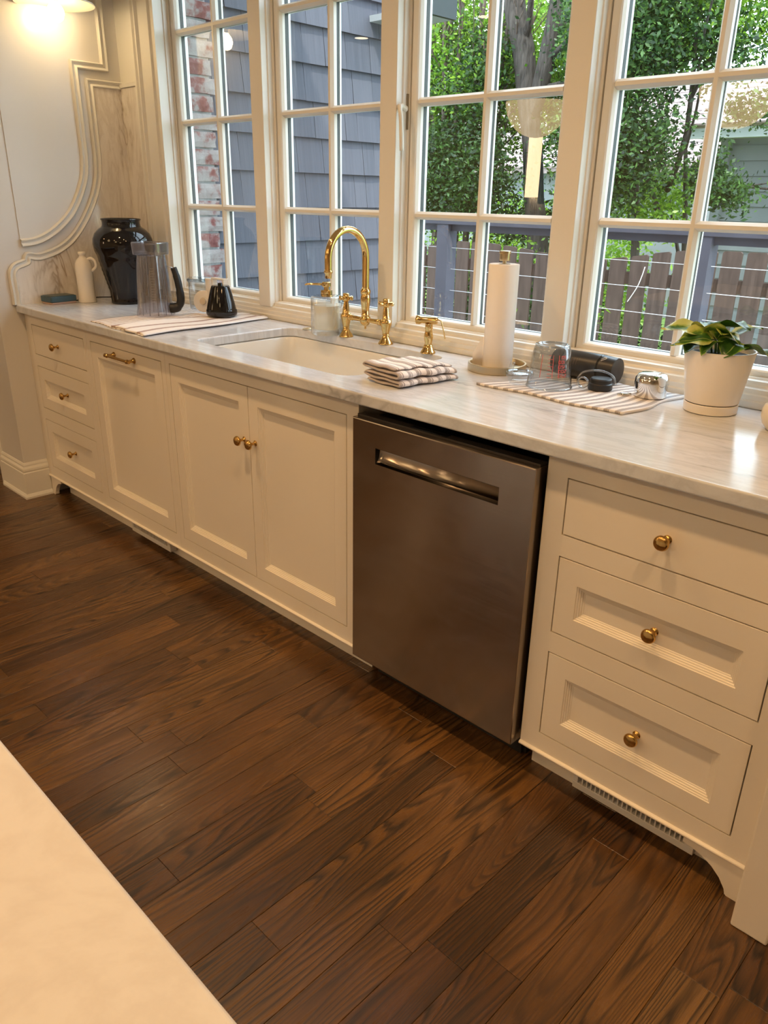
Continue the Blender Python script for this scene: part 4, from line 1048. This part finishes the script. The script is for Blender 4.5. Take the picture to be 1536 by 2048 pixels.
# white dish just at the right edge
q = MB(); q.lathe([(.0001, 0), (.030, 0), (.033, .004), (.042, .016), (.046, .032), (.045, .048), (.040, .058), (.036, .060), (.034, .058), (.036, .045), (.030, .01), (.0001, .006)], (.940, .442, CT+.0005), seg=40)
q.build('white_cup', M['bottle'], smooth=True, auto=60, label='rounded white cup cut off at the right edge of the picture', cat='cup')

# ================================================================== ISLAND
isl = empty('kitchen_island', (.6, -1.9, 0), 'white marble island top in the near left corner of the picture', 'island')
MB().box(-.6, 2.6, -2.45, -1.2485, .885, .915).build('island_top', M['island'], isl, bevel=.004, seg=4)
MB().box(-.52, 2.5, -2.37, -1.295, 0, .884).build('island_body', M['paint'], isl)

# ================================================================== LIGHTS
def downlight(x, y, label):
    t = empty('downlight', (x, y, CEIL), label, 'ceiling light', 'recessed ceiling lights')
    q = MB(); q.lathe([(.062, -.0005), (.085, -.0005), (.086, -.004), (.080, -.007), (.062, -.003)], (x, y, CEIL), seg=32, close=False); q.build('trim_ring', M['ceil'], t, smooth=True, fix=False)
    q = MB(); q.lathe([(.0001, -.002), (.062, -.002)], (x, y, CEIL), seg=32, close=False); q.build('lens', M['led'], t, fix=False)
    d = bpy.data.lights.new('lamp', 'AREA'); d.shape = 'DISK'; d.size = .09; d.energy = DOWNLIGHT_W; d.color = WARM; d.spread = math.radians(150)
    o = bpy.data.objects.new('lamp', d); C.objects.link(o); o.parent = t; o.location = (0, 0, -.012)
for i, x in enumerate((-2.03, -.75, .54, 1.83)):
    if i: downlight(x, -.69, ['', 'recessed ceiling light above the floor before the sink', 'recessed ceiling light above the floor before the dishwasher', 'recessed ceiling light nearest the right wall, above the floor'][i])
for i, x in enumerate((-4.43, -3.0, -1.58, -.16, 1.26)):
    downlight(x, -2.88, ['far left recessed ceiling light behind the island', 'second recessed ceiling light from the left behind the island', 'middle recessed ceiling light behind the island', 'fourth recessed ceiling light from the left behind the island', 'rightmost recessed ceiling light behind the island'][i])
# sconce
bx, by, bz = L+.125, .270, 2.085
sc = empty('wall_sconce', (L, by, bz+.1), 'small wall sconce with dish shade and lit bulb at the top of the left wall', 'wall lamp')
q = MB(); q.lathe([(.0001, -.036), (.014, -.034), (.027, -.024), (.033, -.008), (.034, .002), (.030, .016), (.020, .030), (.0135, .038), (.0001, .040)], (bx, by, bz), seg=28); q.build('bulb', M['bulb'], sc, smooth=True)
q = MB(); q.lathe([(.0145, .036), (.0150, .060), (.018, .064), (.040, .062), (.155, .030), (.1575, .029), (.1585, .032), (.155, .036), (.045, .070), (.026, .082), (.018, .10), (.0001, .102)], (bx, by, bz), seg=48, close=False); q.build('dish_shade', M['shade'], sc, smooth=True, auto=60, fix=False)
q = MB(); q.tube(interp([(bx, by, bz+.10), (bx, by, bz+.16), (bx-.05, by, bz+.20), (L+.02, by, bz+.18)], 6), .007, 12); q.lathe([(.05, .001), (.05, .010), (.03, .02), (.0001, .022)], (L, by, bz+.18), 'x', 28); q.build('arm', M['satin'], sc, smooth=True, auto=50)
# two pendants seen in window reflections; unseen third added for light at right
for i, x in enumerate((-1.69, -.42, .86)):
    t = empty('pendant_lamp', (x, -1.8, 1.77), ['cream bowl pendant over the far end of the island, seen reflected in the third window', 'cream bowl pendant over the middle of the island, seen reflected in the fourth window', 'unseen cream bowl pendant added over the near end of the island, beside the camera'][i], 'pendant lamp', 'pendants over the island')
    q = MB(); pr = [(.0001, 0)]+[(.2*math.sin(a), .205*(1-math.cos(a))) for a in [PI/2*k/12 for k in range(1, 13)]]+[(.194, .205), (.19, .19)]
    q.lathe(pr, (x, -1.8, 1.77), seg=48, close=False); q.build('bowl', mat('alabaster_bowl', (.85, .68, .42), .4, Emission_Color=(1, .72, .38, 1), Emission_Strength=5.2), t, smooth=True, fix=False)
    q = MB(); q.lathe([(.193, .20), (.02, .225), (.012, .26), (.006, .262), (.006, CEIL-1.78)], (x, -1.8, 1.77), seg=32, close=False); q.build('rod', M['satin'], t, smooth=True, fix=False, auto=40)
# vertical lantern on the rear wall (seen reflected below the first pendant)
t = empty('wall_lantern', (-3.27, -4.19, 1.55), 'tall vertical lantern on the rear wall, seen only as a reflection', 'wall lamp')
MB().box(-3.355, -3.185, -4.19, -4.12, 1.42, 1.98).build('light_panel', M['tube'], t)
q = MB()
for s_ in (-1, 1): q.box(-3.27+s_*.10-.012, -3.27+s_*.10+.012, -4.19, -4.10, 1.36, 2.05)
q.box(-3.382, -3.158, -4.19, -4.10, 2.05, 2.07); q.build('lantern_frame', M['blackmatte'], t)
# warm lamp light in the rest of the room
# ================================================================== OUTSIDE
# brick pier next to the window
SXF = -1.95
bw = empty('brick_wall', (SXF, .8, 0), kind='structure')
MB().box(SXF-.2, SXF+.012, .738, .89, -.4, 3.0).build('mortar_core', M['mortar'], bw)
rb = random.Random(4); z = .86; k = 0
bme = []
for v_ in range(5):
    mb = MB(); nx_, nz_ = 5, 3
    mb.box(-.012, .012, -.5, .5, -.03, .03); bme.append(None)
while z < 2.75:
    ln = .176 if k % 2 else .150
    y0 = .742; y1 = y0+ln+rb.uniform(-.008, .008)
    mb = MB(); q0 = SXF+.012; dx = .016+rb.uniform(0, .008)
    j = lambda s_=.003: rb.uniform(-s_, s_)
    vs = []
    for zz_ in (0, .35, .7, 1):
        for yy in (0, .33, .66, 1):
            e = 1 if (0 < zz_ < 1 and 0 < yy < 1) else .72
            vs.append((q0+dx*e+j(.002), y0+(y1-y0)*yy+j(.003)*(yy == 1), z+.064*zz_+j(.0015)))
    fs = [(a*4+b, a*4+b+1, a*4+b+5, a*4+b+4) for a in range(3) for b in range(3)]
    b0_ = len(vs)
    per = [0, 1, 2, 3, 7, 11, 15, 14, 13, 12, 8, 4]
    for p_ in per: vs.append((q0-.02, vs[p_][1], vs[p_][2]))
    for i in range(12): fs.append((per[i], b0_+i, b0_+(i+1) % 12, per[(i+1) % 12]))
    mb.add(vs, fs); mb.build('brick', M['brick'], bw, origin=(q0, y0, z))
    z += .0745; k += 1
# shingle wall
sw = empty('shingle_wall', (SXF-.05, 1.6, .2), kind='structure')
MB().box(SXF-.25, SXF-.030, .888, 2.24, -.4, 3.0).build('sheathing', M['gasket'], sw)
rs = random.Random(12); zc = .488-.171
ci = 0
while zc < 2.75:
    y = .86-rs.uniform(0, .08)
    while y < 2.21:
        w_ = rs.choice([.09, .12, .15, .18, .22]); y1 = min(y+w_, 2.24); ya = max(y, .888)
        if y1-ya > .02:
            x_t, x_b = SXF-.026, SXF-.004+rs.uniform(-.002, .002)
            lo_ = rs.uniform(-.0006, .0006)
            mb = MB(); a, b = ya+.0012, y1-.0012
            mb.add([(x_b-.012, a, zc+lo_), (x_b-.012, b, zc+lo_), (x_b, b, zc+lo_), (x_b, a, zc+lo_), (x_t-.012, a, zc+.175), (x_t-.012, b, zc+.175), (x_t, b, zc+.175), (x_t, a, zc+.175)],
                   [(0, 1, 2, 3), (4, 7, 6, 5), (0, 4, 5, 1), (1, 5, 6, 2), (2, 6, 7, 3), (3, 7, 4, 0)])
            mb.build('shingle', M['shingle'], sw, origin=(x_b, (a+b)/2, zc))
        y = y1 if y1 > y else y+w_
        if y1 >= 2.24: break
    zc += .171; ci += 1
# corner board, eave and soffit of the wing
q = MB(); q.box(SXF-.15, SXF+.02, 2.242, 2.26, -.4, 3.0); q.build('corner_board', M['shingle'], sw)
ev = MB().box(-2.3, -1.58, .85, 2.17, 2.27, 2.285).build('eave', M['soffit'], kind='structure', label='pale soffit of the wing eave') if False else None
MB().box(-2.2, -1.60, 1.95, 2.20, 2.27, 2.30).build('soffit_board', M['soffit'], sw)
MB().box(-1.60, -1.575, 1.95, 2.21, 2.27, 2.42).build('fascia', M['gasket'], sw)
# deck
dk = MB().box(-4.2, 2.5, .85, 3.15, -.12, -.03).build('deck_floor', M['deck'], kind='structure')
# railing
rl = empty('deck_railing', (-1.3, 3.0, -.03), 'blue-grey deck railing with horizontal steel cables outside the windows', 'railing')
post_me = meshdata(MB().box(-.05, .05, -.05, .05, 0, 1.262), 'railing_post', M['rail'], False, None)
for x in (-4.10, -2.24, -.385, 1.47): place(post_me, 'railing_post', (x, 3.0, -.03), rl)
MB().box(-4.2, 1.55, 2.945, 3.055, 1.2325, 1.262).build('top_rail', M['rail'], rl, bevel=.003)
MB().box(-4.2, 1.55, 2.98, 3.02, 1.19, 1.2315).build('sub_rail', M['rail'], rl)
for zz_ in (1.079, .936, .790, .643, .497, .35, .205, .06):
    q = MB(); q.tube([(-4.15, 3.0, zz_), (-3.2, 3.0, zz_-.003), (1.5, 3.0, zz_)], .0021, 6); q.build('cable', M['cable'], rl, smooth=True)
# picket fence
pf = empty('picket_fence', (-2.2, 4.5, -.5), 'brown stained picket fence with scalloped top beyond the deck railing', 'fence')
rp = random.Random(8)
tops = [(-6, 1.0), (-3.84, .976), (-3.63, .979), (-3.38, 1.03), (-2.94, 1.028), (-2.64, 1.005), (-2.48, .985), (-2.2, .97), (-1.88, .956), (-1.70, .985), (-1.52, 1.010), (-1.35, 1.045), (-1.2, 1.062), (-.86, 1.079), (-.67, 1.081), (1, 1.1)]
def topz(x): return float(np.interp(x, [a for a, b in tops], [b for a, b in tops]))
x = -1.774-.178*18
while x < 1.2:
    w_ = .141; gz0, gz1 = topz(x+.02), topz(x+w_-.02); tl = rp.uniform(-.004, .004)
    mb = MB(); mb.prism([(x+tl, -.45), (x+w_+tl, -.45), (x+w_, gz1-.012), (x+w_-.014, gz1), (x+.014, gz0), (x, gz0-.012)], 'y', 4.5, 4.52)
    mb.build('picket', M['picket'], pf, origin=(x, 4.5, 0)); x += .178
for za, zb in ((.785, .880), (.10, .195)):
    MB().box(-5.2, 1.3, 4.521, 4.56, za, zb).build('fence_rail', M['picket'], pf)
q = MB(); q.tube(interp([(-1.462, 4.485, .93), (-1.475, 4.48, .86), (-1.50, 4.48, .78), (-1.545, 4.485, .70), (-1.575, 4.49, .655)], 5), .0035, 6)
q.build('loose_twig', M['string'], smooth=True, label='thin pale twig hanging in front of the brown picket fence', cat='twig')
# lawn
MB().box(-60, 60, 3.2, 120, -.6, -.5).build('ground', M['lawn'], kind='structure', origin=(0, 10, -.5))
# neighbour house: siding boards, roof
nh = empty('neighbour_house', (0, 9, -.5), 'pale blue-grey sided house with brown shingle roof behind the trees at right', 'house')
hx0_ = -2.72
MB().box(hx0_, 4.5, 8.56, 13, -.5, 2.12).build('house_body', M['siding'], nh)
zz_ = -.45
while zz_ < 2.0:
    mb = MB(); mb.prism([(8.56, zz_), (8.525, zz_), (8.548, zz_+.163), (8.56, zz_+.163)], 'x', hx0_+.10, 4.5); mb.build('siding_board', M['siding'], nh, origin=(0, 8.54, zz_)); zz_ += .165
MB().box(hx0_-.01, hx0_+.10, 8.50, 8.57, -.5, 2.1).build('corner_board', M['siding'], nh)
MB().box(hx0_-.25, 4.7, 8.15, 8.56, 2.10, 2.14).build('soffit', M['soffit'], nh)
MB().box(hx0_-.25, 4.7, 8.10, 8.15, 2.08, 2.22).build('fascia', M['soffit'], nh)
MB().prism([(8.06, 2.215), (13.0, 4.2), (13.0, 4.1), (8.16, 2.14)], 'x', hx0_-.3, 4.75).build('roof_deck', M['roof'], nh)
for k in range(22):
    y0 = 8.05+k*.17; z0 = 2.218+(y0-8.06)*.4018
    mb = MB(); mb.prism([(y0, z0), (y0, z0+.018), (y0+.19, z0+.19*.4018+.008), (y0+.19, z0+.19*.4018)], 'x', hx0_-.3, 4.75); mb.build('shingle_course', M['roof'], nh, origin=(0, y0, z0))
# second, farther roof on the left
n2 = empty('far_house', (-6.5, 12, -.5), 'distant house with pale walls and brown roof glimpsed through the trees at left', 'house')
MB().box(-10.5, -4.6, 12.0, 16, -.5, 1.9).build('house_body', M['siding'], n2)
MB().prism([(11.7, 1.95), (14.0, 3.6), (16.3, 1.95), (16.3, 1.85), (14, 3.48), (11.7, 1.85)], 'x', -10.8, -4.3).build('roof', M['roof'], n2)
for k in range(9):
    y0 = 11.68+k*.25; z0 = 1.955+(y0-11.7)*.717
    mb = MB(); mb.prism([(y0, z0), (y0, z0+.03), (y0+.28, z0+.28*.717+.01), (y0+.28, z0+.28*.717)], 'x', -10.85, -4.25); mb.build('shingle_course', M['roof'], n2, origin=(-7, y0, z0))

# trees: shaded leaves get darker materials, the crown shade put into their colour
def foliage(blobs, name, m, parent, size=.055, seed=0, clump=.13, per=38):
    rg_ = np.random.default_rng(seed); P_ = []
    for (cx, cy, cz, rx, ry, rz, cnt) in blobs:
        nc = max(1, cnt//per); u = rg_.normal(size=(nc, 3)); u /= np.linalg.norm(u, axis=1)[:, None]
        cen = np.array([cx, cy, cz])+u*(rg_.random((nc, 1))**(1/2.4))*np.array([rx, ry, rz])
        pts = np.repeat(cen, per, axis=0)+rg_.normal(size=(nc*per, 3))*clump*np.array([1, 1, .75]); P_.append(pts)
    P_ = np.concatenate(P_); n_ = len(P_)
    a = rg_.normal(size=(n_, 3)); a[:, 2] = a[:, 2]*.6-.35; a /= np.linalg.norm(a, axis=1)[:, None]
    b = rg_.normal(size=(n_, 3)); b -= (b*a).sum(1)[:, None]*a; b /= np.linalg.norm(b, axis=1)[:, None]
    c_ = np.cross(a, b); s_ = size*(.6+.8*rg_.random((n_, 1)))
    v0 = P_-a*s_*.5; v2 = P_+a*s_*.5; v1 = P_+b*s_*.24+c_*s_*.06; v3 = P_-b*s_*.24+c_*s_*.06
    V = np.stack([v0, v1, v2, v3], 1).reshape(-1, 3)-np.array(wloc(parent))
    me = bpy.data.meshes.new(name); me.vertices.add(4*n_); me.vertices.foreach_set('co', V.ravel().astype(np.float32))
    me.loops.add(4*n_); me.loops.foreach_set('vertex_index', np.arange(4*n_, dtype=np.int32))
    me.polygons.add(n_); me.polygons.foreach_set('loop_start', np.arange(0, 4*n_, 4, dtype=np.int32)); me.polygons.foreach_set('loop_total', np.full(n_, 4, dtype=np.int32))
    me.update(calc_edges=True); me.materials.append(m)
    at = me.attributes.new('tint', 'FLOAT', 'POINT'); at.data.foreach_set('value', np.repeat(rg_.random(n_), 4).astype(np.float32))
    o = bpy.data.objects.new(name, me); C.objects.link(o); o.parent = parent; o['kind'] = 'stuff'; ORG[o.name] = wloc(parent); return o
def branchy(mb, p, d, r, ln, depth, rnd, spread=.5):
    pts = [Vector(p)]; rs_ = [r]; cur = Vector(p); dd = Vector(d).normalized(); n_ = 5
    for i in range(n_):
        dd = (dd+Vector((rnd.uniform(-1, 1), rnd.uniform(-1, 1), rnd.uniform(-.3, .6)))*.16).normalized()
        cur = cur+dd*ln/n_; pts.append(cur.copy()); rs_.append(r*(1-.5*(i+1)/n_))
    mb.tube(pts, rs_, 7)
    if depth > 0:
        for k in range(2 if depth > 1 else 3):
            i = rnd.choice([2, 3, 4, 5]); nd = (dd+Vector((rnd.uniform(-1, 1), rnd.uniform(-1, 1), rnd.uniform(-.2, .8)))*spread).normalized()
            branchy(mb, pts[i], nd, rs_[i]*.7, ln*.7, depth-1, rnd, spread)
# T1: crape myrtle, many thin stems
t1 = empty('crape_myrtle', (-4.85, 6.0, -.5), 'multi-stemmed bushy tree with thin reddish branches seen in the third window', 'tree', 'garden trees')
rt_ = random.Random(3)
for (x0, y0, x1, z1) in ((-5.0, 6.0, -5.25, 3.2), (-4.9, 6.1, -4.8, 3.3), (-4.95, 5.9, -5.05, 3.0), (-4.75, 6.05, -4.35, 3.5), (-4.8, 5.95, -4.55, 3.3), (-4.6, 6.1, -4.15, 3.2), (-4.65, 5.9, -4.85, 3.4)):
    mb = MB(); pts = [Vector((x0+(x1-x0)*t+.07*math.sin(t*5+x0*9), y0+.1*math.sin(t*4), -.5+(z1+.5)*t)) for t in [i/9 for i in range(10)]]
    mb.tube(pts, [.05-.032*i/9 for i in range(10)], 8)
    for i in (5, 6, 7, 8): branchy(mb, pts[i], (rt_.uniform(-.8, .8), rt_.uniform(-.4, .4), .9), .018, .9, 2, rt_, .6)
    mb.build('stem', M['stem'], t1, smooth=True)
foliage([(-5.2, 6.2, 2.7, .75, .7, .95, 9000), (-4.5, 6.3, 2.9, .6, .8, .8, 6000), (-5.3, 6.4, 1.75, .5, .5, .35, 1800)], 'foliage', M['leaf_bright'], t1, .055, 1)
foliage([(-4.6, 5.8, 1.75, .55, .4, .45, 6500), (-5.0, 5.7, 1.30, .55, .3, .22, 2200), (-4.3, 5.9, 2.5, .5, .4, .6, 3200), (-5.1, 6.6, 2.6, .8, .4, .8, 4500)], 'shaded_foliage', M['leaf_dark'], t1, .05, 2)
# T2: big tree with forked trunk
t2 = empty('forked_tree', (-3.5, 6.0, -.5), 'large grey-barked tree whose trunk forks into two, right half of the third window', 'tree', 'garden trees')
mb = MB(); pts = interp([(-3.46, 6, -.5), (-3.475, 6, .85), (-3.58, 6, 1.40), (-3.66, 6, 1.95), (-3.765, 6, 2.35), (-3.86, 6, 2.81), (-4.02, 6, 3.26), (-4.2, 6.1, 4.2)], 4)
mb.tube(pts, [float(np.interp(q.z, [-.5, .85, 1.4, 2.2, 2.8, 4.2], [.17, .118, .108, .104, .115, .10])) for q in pts], 14)
for i in (20, 24, 27): branchy(mb, pts[i], (rt_.uniform(-1, 1), -.2, .7), .035, 1.3, 2, rt_, .7)
mb.build('trunk', M['bark'], t2, smooth=True)
mb = MB(); pts = interp([(-3.70, 6, 2.15), (-3.62, 6, 2.45), (-3.56, 6, 2.78), (-3.50, 6, 3.2), (-3.40, 6, 4.0)], 4)
mb.tube(pts, [.075, .080, .082, .085, .086, .087, .086, .085, .083, .08, .078, .076, .074, .072, .07, .07, .07], 12)
branchy(mb, pts[7], (.9, -.2, .5), .035, 1.0, 2, rt_, .6); branchy(mb, pts[10], (1, .1, .3), .03, 1.0, 2, rt_, .6); branchy(mb, pts[4], (1, .1, .1), .025, .9, 2, rt_, .6)
mb.build('trunk', M['bark'], t2, smooth=True)
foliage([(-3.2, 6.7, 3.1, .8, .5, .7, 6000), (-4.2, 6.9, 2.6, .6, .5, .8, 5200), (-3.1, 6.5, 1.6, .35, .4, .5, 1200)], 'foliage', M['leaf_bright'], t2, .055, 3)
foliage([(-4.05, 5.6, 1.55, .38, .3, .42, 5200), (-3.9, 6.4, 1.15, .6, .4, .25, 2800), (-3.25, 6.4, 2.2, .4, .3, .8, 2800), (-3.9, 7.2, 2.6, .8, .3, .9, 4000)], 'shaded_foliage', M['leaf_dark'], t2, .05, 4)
# T3: dense tree in the fourth window
t3 = empty('dense_tree', (-2.35, 5.6, -.5), 'dense dark-leaved tree filling the left column of the fourth window', 'tree', 'garden trees')
mb = MB()
branchy(mb, (-2.3, 6.3, -.5), (-.1, 0, 1), .06, 2.6, 3, rt_, .5); branchy(mb, (-2.2, 6.2, 1.2), (-.4, -.2, .9), .03, 1.4, 3, rt_, .7); branchy(mb, (-2.2, 6.2, 1.5), (.4, -.2, .7), .03, 1.4, 3, rt_, .7)
mb.build('trunk', M['bark'], t3, smooth=True)
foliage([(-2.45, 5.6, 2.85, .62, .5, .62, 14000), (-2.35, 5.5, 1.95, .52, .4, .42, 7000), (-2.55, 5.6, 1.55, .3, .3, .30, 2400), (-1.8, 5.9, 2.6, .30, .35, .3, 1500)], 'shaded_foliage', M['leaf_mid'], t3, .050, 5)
foliage([(-1.9, 6.2, 3.0, .7, .6, .42, 5200), (-2.5, 6.6, 1.45, .6, .5, .25, 2200), (-2.1, 6.0, 1.22, .35, .3, .10, 500), (-1.0, 6.8, 3.75, 1.5, .6, .75, 9000), (1.2, 6.8, 3.4, 1.4, .6, 1.0, 5000)], 'foliage', M['leaf_bright'], t3, .052, 6)  # last two clumps: unseen canopy added to block sky glare on the counter
t9 = empty('undergrowth', (-3.3, 5.0, -.5), 'dark leafy undergrowth behind the brown picket fence', 'shrubs')
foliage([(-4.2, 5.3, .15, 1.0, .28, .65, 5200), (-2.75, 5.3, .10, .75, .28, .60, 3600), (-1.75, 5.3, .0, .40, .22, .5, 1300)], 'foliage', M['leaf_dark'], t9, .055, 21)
foliage([(-3.9, 5.35, .75, 1.0, .22, .18, 900), (-2.2, 5.4, .35, .5, .2, .4, 700)], 'bright_foliage', M['leaf_bright'], t9, .055, 22)
# T4: branch in front of the house
t4 = empty('side_shrub', (-1.5, 6.2, -.5), 'leafy dark green branches in front of the pale siding of the neighbouring house', 'shrub', 'garden trees')
mb = MB(); branchy(mb, (-1.95, 6.6, -.5), (.05, 0, 1), .04, 2.4, 2, rt_, .4); branchy(mb, (-1.9, 6.4, 1.6), (.8, 0, -.1), .015, .9, 2, rt_, .5); mb.build('stem', M['bark'], t4, smooth=True)
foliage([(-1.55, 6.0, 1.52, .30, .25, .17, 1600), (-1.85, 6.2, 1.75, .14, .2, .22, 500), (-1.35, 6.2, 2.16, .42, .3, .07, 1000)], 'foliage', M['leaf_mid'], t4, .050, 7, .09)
# T5: hedges and far trees
t5 = empty('far_hedge', (-4.5, 9.5, -.5), 'sunlit bright green hedge far beyond the picket fence', 'hedge')
foliage([(-6.3, 9.4, .55, 1.8, .6, .95, 6500), (-4.6, 9.4, .35, .7, .6, .85, 3200)], 'foliage', M['leaf_bright'], t5, .075, 8, .18)
t6 = empty('far_trees', (-9, 17, -.5), 'tall distant green trees behind the far house', 'trees')
foliage([(-10, 17, 4.8, 3.0, 1.0, 2.2, 4200), (-15, 17, 4.5, 3.0, 1.0, 2.5, 3000)], 'foliage', M['leaf_bright'], t6, .22, 9, .45)
mb = MB()
for x in (-15, -12.5, -10, -8): mb.tube([(x, 17, -.5), (x+.2, 17, 3), (x+.1, 17, 6)], [.16, .13, .07], 8)
mb.build('trunk', M['bark'], t6, smooth=True)
# low plants by the fence
t7 = empty('fence_weeds', (-1.9, 4.2, -.5), 'sprigs of green leaves growing against the brown fence', 'plant')
mb = MB()
for (x, y, zt) in ((-2.60, 4.25, .52), (-1.80, 4.25, .58)): mb.tube([(x, y, -.5), (x+.03, y, 0), (x, y, zt)], .008, 6)
mb.build('stem', M['stem'], t7)
foliage([(-2.60, 4.25, .45, .07, .05, .14, 70), (-1.80, 4.25, .52, .09, .05, .08, 60)], 'foliage', M['leaf_bright'], t7, .07, 11, .05, 10)
